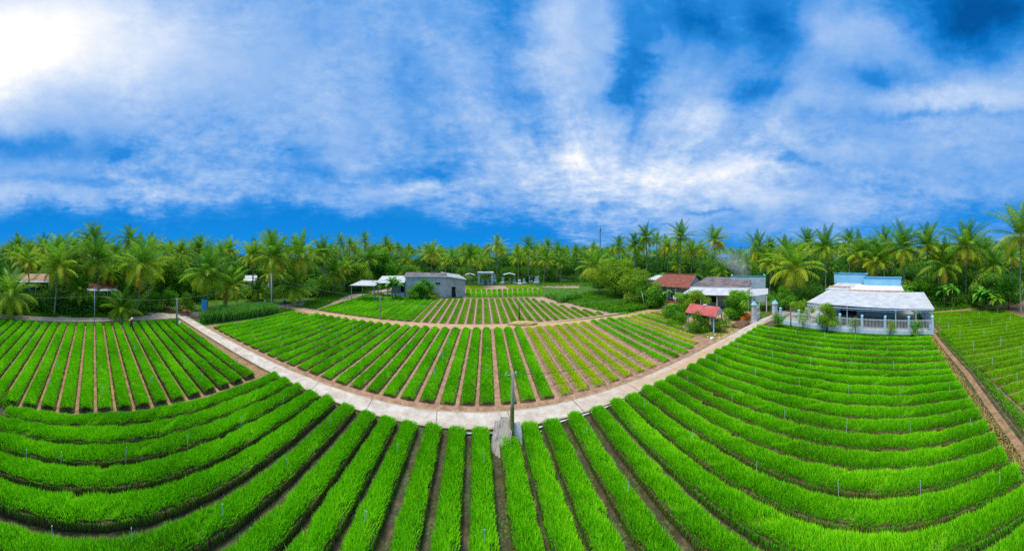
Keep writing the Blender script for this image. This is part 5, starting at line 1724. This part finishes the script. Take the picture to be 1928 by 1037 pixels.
# the far grove reads as one mass
def far_grove():
    r = np.random.default_rng(5)
    src = []
    for i in range(3):
        me = crown_mesh('far_tmp', 300 + i, 15, 8, .38, 1.2, 4.8, -.7, yellow=.05 * i)
        nv = len(me.vertices); V = np.empty(nv * 3, np.float32); me.vertices.foreach_get('co', V)
        t = np.empty(nv, np.float32); me.attributes['tint'].data.foreach_get('value', t)
        tot = np.empty(len(me.polygons), np.int32); me.polygons.foreach_get('loop_total', tot)
        li = np.empty(len(me.loops), np.int32); me.loops.foreach_get('vertex_index', li)
        n4 = int((tot == 4).sum())
        src.append((V.reshape(-1, 3), t, li[:n4 * 4].reshape(-1, 4), li[n4 * 4:].reshape(-1, 3)))
        bpy.data.meshes.remove(me)
    Vs, F4, F3, Ts = [], [], [], []
    base = 0
    for i in range(800):
        x = r.uniform(-60, 1990); t = (x - X0) / PXR
        e = edge_r(t)
        q = e + 55 + 230 * r.random() ** 1.3
        X, Y = P(x, q)
        V, tt, f4, f3 = src[i % 3]
        a = r.random() * 6.28; s = r.uniform(.75, 1.05)
        c_, s_ = math.cos(a) * s, math.sin(a) * s
        W = np.stack([V[:, 0] * c_ - V[:, 1] * s_ + X, V[:, 0] * s_ + V[:, 1] * c_ + Y, V[:, 2] * s + r.normal(11.3, 1.2) + q * .004], 1)
        Vs.append(W); F4.append(f4 + base); F3.append(f3 + base); Ts.append(np.clip(tt + r.normal(0, .05), 0, 1)); base += len(W)
    o = add('far_palm_woods', mesh_np('far_palm_woods', np.concatenate(Vs), [np.concatenate(F4), np.concatenate(F3)], M['palm_leaf'], np.concatenate(Ts)))
    tag(o, 'distant palm canopy reaching the horizon behind the whole grove', 'palm woods', kind='stuff')


far_grove()


def undergrowth():
    r = np.random.default_rng(9)
    blobs = []
    for i in range(1300):
        x = r.uniform(-60, 1990); t = (x - X0) / PXR
        e = edge_r(t)
        q = e - .6 + 45 * r.random() ** 1.5
        X, Y = P(x, q)
        if Y < 75 and -36 < X < 46 and 560 < x < 1480 and q < 70: continue
        s = r.uniform(1.0, 2.2) * (1 + (q - e) * .012)
        blobs.append((X, Y, s * .45 + (0 if q < e + 10 else r.uniform(0, 3.0)), s * 1.25, s * 1.25, s))
    V, F, t = leafcloud(blobs, 130, .21, 4, hollow=.5, tmean=.42)
    o = add('undergrowth', mesh_np('undergrowth', V, F, M['under_leaf'], t))
    tag(o, 'dark shrubs and undergrowth filling the floor of the palm grove', 'undergrowth', kind='stuff')
    # the tall leafy backing between the trunks
    blobs = []
    for i in range(900):
        x = r.uniform(-60, 1990); t = (x - X0) / PXR
        q = edge_r(t) + 18 + 190 * r.random() ** 1.3
        X, Y = P(x, q); s = r.uniform(2.4, 4.2) * (1 + q * .002)
        blobs.append((X, Y, r.uniform(2, 7.5), s, s, s * .9))
    V, F, t = leafcloud(blobs, 52, .45, 6, hollow=.4, tmean=.40)
    o = add('grove_understory', mesh_np('grove_understory', V, F, M['under_leaf'], t))
    tag(o, 'mixed broad-leaved understory standing deep among the palm trunks', 'undergrowth', kind='stuff')


undergrowth()

# ------------------------------------------------------------------ trees, shrubs, bananas near the houses
def tree(name, x, r, h0, h1, rx, n, br, mt, label, dens=170, size=.16, seed=1, th=None, tr=.14, cat='tree', tmean=.45):
    X, Y = P(x, r)
    bl = blobset(n, rx, rx, h0, h1, br, seed)
    dens *= 2.1 if r < 50 else 1.6; size *= .82
    if r < 45 and cat == 'shrub' or name == 'citrus_tree':
        bl = [(a * 1.2, b * 1.2, c * 1.12, d * 1.25, e * 1.25, f * 1.2) for a, b, c, d, e, f in bl]
    return broadtree(name, X, Y, bl, dens, size, mt, th if th is not None else max(h0 * 1.1, .5), tr, label, cat, seed, tmean=tmean)


tree('mango_tree', 1158, 66, 1.8, 9.2, 6.6, 64, 1.6, 'mango_leaf', 'big round mango tree beside the yellow leaning palm', 120, .22, 3, 2.5, .3)
tree('mango_tree', 1203, 58, 1.0, 6.8, 4.6, 40, 1.25, 'mango_leaf', 'bushy mango tree between the big round one and the tiled house', 130, .2, 5, 2., .22)
tree('mango_tree', 1228, 52.5, .8, 5.0, 2.7, 26, 1.0, 'bush_leaf', 'darker mango tree half covering the red tiled porch', 150, .2, 41, 1.6, .2)
tree('leafy_tree', 200, 48.5, .6, 3.6, 2.2, 20, 1.0, 'bush_leaf', 'leafy bush below the dim farmhouse by the steel post', 150, .18, 42, 1.2, .12)
tree('leafy_tree', 1392, 43.5, .9, 4.6, 3.0, 40, .95, 'bush_leaf', 'dense layered leafy tree between the kiosk and the gate', 190, .15, 7, 1.6, .16, tmean=.6)
tree('leafy_tree', 795, 61.6, .6, 4.4, 3.4, 42, .95, 'bush_leaf', 'dark bushy tree against the grey block house wall', 170, .17, 9, 1.2, .15)
tree('leafy_tree', 815, 61.6, .4, 1.9, 1.7, 14, .75, 'mango_leaf', 'lower yellowish shrub before the dark bushy tree at the block house', 170, .17, 19, .8, .1, cat='shrub')
tree('citrus_tree', 1557, 36.5, .9, 3.2, 1.35, 30, .6, 'lime_leaf', 'bright lime green citrus tree in front of the picket fence', 330, .10, 11, 1.1, .08)
tree('garden_shrub', 1465, 38.2, .5, 2.0, .85, 12, .45, 'bush_leaf', 'green shrub between the gate and the wooden post', 260, .10, 12, .8, .05, cat='shrub')
tree('garden_shrub', 1512, 37.5, .6, 2.1, .8, 9, .38, 'mango_leaf', 'sparse thin shrub between the wooden post and the citrus tree', 150, .10, 13, .9, .04, cat='shrub')
tree('garden_shrub', 1611, 35.6, .6, 1.9, .72, 9, .33, 'mango_leaf', 'first small shrub past the citrus tree along the pickets', 200, .09, 14, .8, .04, cat='shrub')
tree('garden_shrub', 1676, 34.2, .5, 1.9, .70, 10, .35, 'mango_leaf', 'second small shrub past the citrus tree, open and yellowish', 220, .09, 15, .8, .04, cat='shrub')
tree('garden_shrub', 1727, 33.8, .4, 1.8, .85, 13, .40, 'bush_leaf', 'last round shrub by the picket fence corner', 260, .09, 16, .7, .04, cat='shrub')
tree('garden_shrub', 1318, 36.6, .4, 2.2, 1.45, 28, .6, 'lime_leaf', 'round yellow-green shrub right before the red roofed kiosk', 300, .10, 17, .5, .06, cat='shrub', tmean=.35)
tree('garden_shrub', 1356, 36.2, .3, 1.6, .95, 12, .45, 'lime_leaf', 'small bright shrub on the road side of the kiosk', 280, .10, 18, .4, .05, cat='shrub', tmean=.35)
tree('garden_shrub', 1368, 38.2, .5, 2.3, .6, 8, .4, 'bush_leaf', 'slim shrub between kiosk and soil mound', 260, .10, 28, .6, .05, cat='shrub')
tree('garden_shrub', 1290, 47, .5, 3.4, 1.4, 18, .7, 'lime_leaf', 'olive shrub before the tiled porch steps', 210, .13, 20, .8, .08, cat='shrub', tmean=.3)
tree('leafy_tree', 1311, 46, 1.2, 4.0, 2.6, 28, .85, 'mango_leaf', 'rounded yellow-green tree before the pale tin verandah', 180, .14, 21, 1.4, .12)
tree('garden_shrub', 1268, 43, .4, 2.0, 1.7, 16, .7, 'bush_leaf', 'low green shrub at the end of the dirt path', 220, .12, 22, .5, .06, cat='shrub')
tree('garden_shrub', 1278, 40, .2, 1.0, 1.5, 14, .5, 'weed', 'low leafy patch at the garden corner by the dirt path', 260, .11, 32, .3, .04, cat='shrub')
tree('leafy_tree', 322, 60, 1.5, 9.5, 4.2, 34, 1.6, 'lime_leaf', 'bright yellow-green tree beside the slender white trunk palm', 110, .24, 23, 3, .25, tmean=.25)
tree('leafy_tree', 352, 58, 1.5, 6.5, 3.6, 26, 1.4, 'bush_leaf', 'dark leafy tree at the end of the grove path', 110, .24, 24, 3, .25)
tree('leafy_tree', 308, 50, 1.2, 3.6, 3.2, 22, 1.0, 'bush_leaf', 'flat spreading tree over the mouth of the grove path', 150, .17, 25, 2, .15)
tree('leafy_tree', 670, 74, 1.5, 8.0, 3.6, 28, 1.5, 'mango_leaf', 'rounded olive tree beside the cart shelter', 110, .24, 26, 3, .2)
tree('leafy_tree', 606, 64, .8, 4.2, 1.6, 16, .8, 'lime_leaf', 'slim bright tree at the bend of the lane', 170, .17, 27, 1.2, .1)
tree('leafy_tree', 352, 46.5, .6, 3.8, 1.9, 16, .8, 'lime_leaf', 'pale leafy shrub tree beside the blue sign board', 150, .15, 29, 1.5, .1, tmean=.3)
tree('leafy_tree', 720, 88, 2, 11, 4.6, 30, 1.9, 'bush_leaf', 'tall dark green tree behind the porch canopy', 80, .3, 30, 4, .25)
tree('leafy_tree', 770, 84, 1, 6.5, 3.6, 22, 1.6, 'under_leaf', 'bluish green tree behind the roof of the block house', 90, .28, 31, 3, .2, tmean=.75)
tree('leafy_tree', 1476, 50, .8, 4.4, 2.6, 24, 1.0, 'bush_leaf', 'leafy shrub tree behind the gate by the big spreading palm', 140, .18, 33, 1.6, .15)
tree('leafy_tree', 1508, 44, .8, 2.7, 2.1, 18, .8, 'lime_leaf', 'yellow-green bush behind the first fence bay', 160, .15, 34, 1.0, .1)
tree('leafy_tree', 1860, 54, 1.5, 7.0, 3.4, 28, 1.3, 'under_leaf', 'round blue-green tree at the corner of the lime field', 120, .22, 35, 2.5, .2, tmean=.8)
tree('leafy_tree', 1900, 50, 1.5, 5.2, 2.6, 20, 1.1, 'bush_leaf', 'smaller round tree before the very tall palm', 130, .2, 36, 2, .15)
tree('leafy_tree', 1735, 56, 1.0, 5.6, 2.8, 22, 1.2, 'bush_leaf', 'dark tree behind the far end of the white canopy', 130, .2, 37, 2, .15)
tree('leafy_tree', 1700, 50.5, .6, 2.8, 2.8, 22, .9, 'bush_leaf', 'garden bush seen under the end of the white canopy', 150, .16, 38, 1, .1)

banana(*P(1702, 52), 6.3, 'banana clump rising behind the lower blue parapet', 4, 2)
banana(*P(1786, 52), 6.6, 'banana plant under the low drooping palm at the lime field', 2, 5)
banana(*P(1858, 49), 6.0, 'broad banana clump beside the ditch end of the lime field', 4, 6)
banana(*P(1838, 52), 4.6, 'thin banana plant before the round blue-green tree', 2, 26)
banana(*P(1880, 47), 4.6, 'yellowish banana plant near the very tall palm', 3, 7, mt='lime_leaf')
banana(*P(746, 61.0), 6.6, 'cut banana clump with bright yellow stems before the porch', 3, 8, up=.35, stem='wood')
banana(*P(706, 60.5), 5.4, 'young leafy stem with yellow base beside the bamboo trestle', 1, 9, up=.3, stem='wood', mt='lime_leaf')
banana(*P(1255, 51), 5.6, 'papaya plant before the red tiled roof', 1, 10, 'papaya plants', name='papaya_plant', L=1.2)
banana(*P(1283, 49.5), 5.2, 'papaya plant with two stems before the white gable', 2, 11, 'papaya plants', name='papaya_plant', L=1.2)
banana(*P(1310, 76), 6.8, 'banana plant in the gap behind the two farmhouses', 3, 12)
banana(*P(1331, 74), 6.2, 'small banana plant behind the dark fibre roof', 2, 13)
banana(*P(1238, 78), 7.2, 'banana plant behind the red tiled house', 2, 14)
banana(*P(322, 66), 7.5, 'banana plant behind the spreading tree of the grove path', 3, 15)
banana(*P(560, 70), 5.5, 'banana plant deep behind the stocky palm', 3, 16)

# loose greens: reeds, verge grass, weeds
rp = [(-37.2, 18.6), (-38.6, 22), (-38.2, 27), (-37, 32.5), (-33.2, 33), (-34.2, 26), (-35.6, 18.4)]
tuftfield('reed_grass', scatter_poly(rp, 2600, 1), .9, 2.5, .085, 'reed', 'dense tall reed-like fodder grass between crossroads and middle field', 2, 3, .35)
tuftfield('reed_grass', scatter_poly([(19, 53), (25.5, 56), (24, 60.5), (18.5, 60)], 900, 3), 1.2, 2.6, .11, 'reed', 'tall blue-green fodder grass beyond the far field', 4, 2, .35)
tuftfield('weed_grass', scatter_poly([(24.5, 40), (37, 40), (39, 50), (33, 62), (18.5, 63), (18, 60.5)], 9000, 5), .25, .75, .12, 'weed', 'rough bright grass sloping down to the mango trees', 6, 2, .6)
tuftfield('weed_grass', scatter_poly([(27.5, 39), (37.5, 39.0), (42, 45), (33, 45)], 2200, 15), .4, 1.2, .10, 'weed', 'long grass at the foot of the mango trees', 6, 2, .6)
tuftfield('weed_grass', scatter_poly([(-33.5, 40), (-30, 40), (-33, 61), (-27, 63), (-20, 61.5), (-20, 62.3), (-30, 64), (-37, 60), (-36, 45)], 4200, 7), .2, .6, .10, 'weed', 'weedy verge between the lane and the far field', 8, 2, .6)
tuftfield('weed_grass', scatter_poly([(-39.9, -30), (-39.9, 14.5), (-39.0, 14.5), (-39.0, -30)], 5200, 9), .12, .40, .05, 'weed', 'grassy verge between the lane and the beds', 10, 2, .6)
tuftfield('weed_grass', scatter_poly([(-44.2, -30), (-44.2, 10.5), (-46.6, 10.5), (-46.6, -30)], 7000, 11), .12, .55, .07, 'weed', 'grassy bank along the grove side of the lane', 12, 2, .7)
tuftfield('weed_grass', scatter_poly([(36.9, 13), (33.3, -9.2), (32.6, -9.2), (35.9, 13)], 5200, 13), .08, .28, .05, 'weed', 'short grass strip at the foot of the picket fence', 14, 2, .6)
tuftfield('weed_grass', scatter_poly([(-6, 88), (20, 88), (20, 100), (-6, 100)], 4200, 17), .15, .40, .16, 'weed', 'grass around the tombs', 18, 1, .6)
tuftfield('weed_grass', scatter_poly([(20, 80), (40, 76), (44, 88), (20, 98)], 3600, 19), .15, .45, .16, 'weed', 'grass between the brown plot and the curved trunk palm', 20, 1, .6)
tuftfield('weed_grass', scatter_poly([(46.5, -11), (51, -10), (52, -24), (47, -24)], 2600, 21), .15, .6, .08, 'weed', 'bank grass at the far end of the lime field', 22, 2, .6)
tuftfield('weed_grass', scatter_poly([(32.8, -8.9), (10.4, -7.6), (10.2, -8.2), (32.8, -9.5)], 1900, 23), .06, .26, .05, 'straw', 'yellowish dry weeds along the lip of the ditch', 24, 2, .7)
tuftfield('weed_grass', scatter_poly([(-18.4, -8.5), (-17.6, -8.5), (-17.4, -5.6), (-19.2, -5.9)], 900, 25), .15, .6, .05, 'weed', 'light green weeds at the corner of the near field', 26, 2, .6)
tuftfield('weed_grass', scatter_poly([(-36, 18.3), (-33.5, 33), (-32.9, 37), (-34.6, 37), (-35.2, 30)], 2200, 27), .08, .32, .06, 'weed', 'grass between the reed clump and the middle field', 28, 2, .6)
tuftfield('weed_grass', scatter_poly([(26, 39.2), (26, 22), (28, 19), (31, 27), (33, 37)], 900, 29), .06, .25, .07, 'weed', 'sparse weeds on the bare soil by the kiosk', 30, 2, .6)


tuftfield('weed_grass', scatter_poly([(34, -10.4), (21, -10.3), (10, -9.4), (10, -9.9), (21, -10.9), (34, -11.3)], 2600, 31), .08, .30, .05, 'weed', 'green grass along the far lip of the ditch', 32, 2, .7)
tuftfield('weed_grass', scatter_poly([(26.8, 18.3), (26.9, 26), (28.2, 26), (36, 19.5), (36, 18.0)], 1500, 33), .05, .28, .06, 'weed', 'scattered weeds around the kiosk and the soil mound', 34, 2, .7)
tuftfield('weed_grass', scatter_poly([(-38, 17.9), (34, 17.9), (34, 18.15), (-38, 18.15)], 900, 35), .04, .14, .03, 'weed', 'sparse weeds at the far kerb of the concrete road', 36, 1, .8)
tuftfield('weed_grass', scatter_poly([(-38, 15.85), (36, 15.85), (36, 15.6), (-38, 15.6)], 1500, 37), .05, .20, .03, 'weed', 'weeds creeping along the near kerb of the concrete road', 38, 1, .8)

# smoke drifting up from a fire behind the green rimmed wall
def smoke():
    m = bpy.data.materials.new('smoke')
    m.use_nodes = True
    t = m.node_tree; t.nodes.clear(); k = NT(t)
    out = t.nodes.new('ShaderNodeOutputMaterial')
    v = t.nodes.new('ShaderNodeVolumePrincipled')
    v.inputs['Color'].default_value = (.90, .95, 1., 1)
    v.inputs['Anisotropy'].default_value = .2
    tc = t.nodes.new('ShaderNodeTexCoord').outputs['Object']
    x, y, z = k.sep(tc)
    # a plume widening and drifting along -x with height; box is 26 x 12 x 13 m
    cx = k.m('MULTIPLY', z, -.75)
    wd = k.m('ADD', .9, k.m('MULTIPLY', k.m('MAXIMUM', z, 0.), .70))
    dx = k.m('DIVIDE', k.m('SUBTRACT', x, cx), wd)
    dy = k.m('DIVIDE', y, k.m('MULTIPLY', wd, .8))
    q = k.m('SUBTRACT', 1., k.m('SQRT', k.m('ADD', k.m('MULTIPLY', dx, dx), k.m('MULTIPLY', dy, dy))), clamp=True)
    n = k.ramp(k.noise(tc, .42, 5, .6, .8), [(.30, 0.), (.70, 1.)])
    top = k.m('DIVIDE', k.m('SUBTRACT', 9.5, z), 5., clamp=True)
    d = k.m('MULTIPLY', k.m('MULTIPLY', k.m('MULTIPLY', q, n), top), k.m('DIVIDE', .9, k.m('ADD', 1., k.m('MULTIPLY', k.m('MAXIMUM', z, 0.), .22))))
    t.links.new(d, v.inputs['Density'])
    t.links.new(v.outputs[0], out.inputs['Volume'])
    X, Y = P(1412, 67)
    b = MB(); b.box(-17, 7, -7, 7, 0, 9.5)
    o = b.build('smoke', m, None, (X, Y, 3.2), -(1412 - X0) / PXR)
    tag(o, 'thin bluish smoke drifting up behind the green rimmed wall', 'smoke', kind='stuff')


smoke()
SC.cycles.volume_step_rate = 3.0
SC.cycles.volume_max_steps = 96
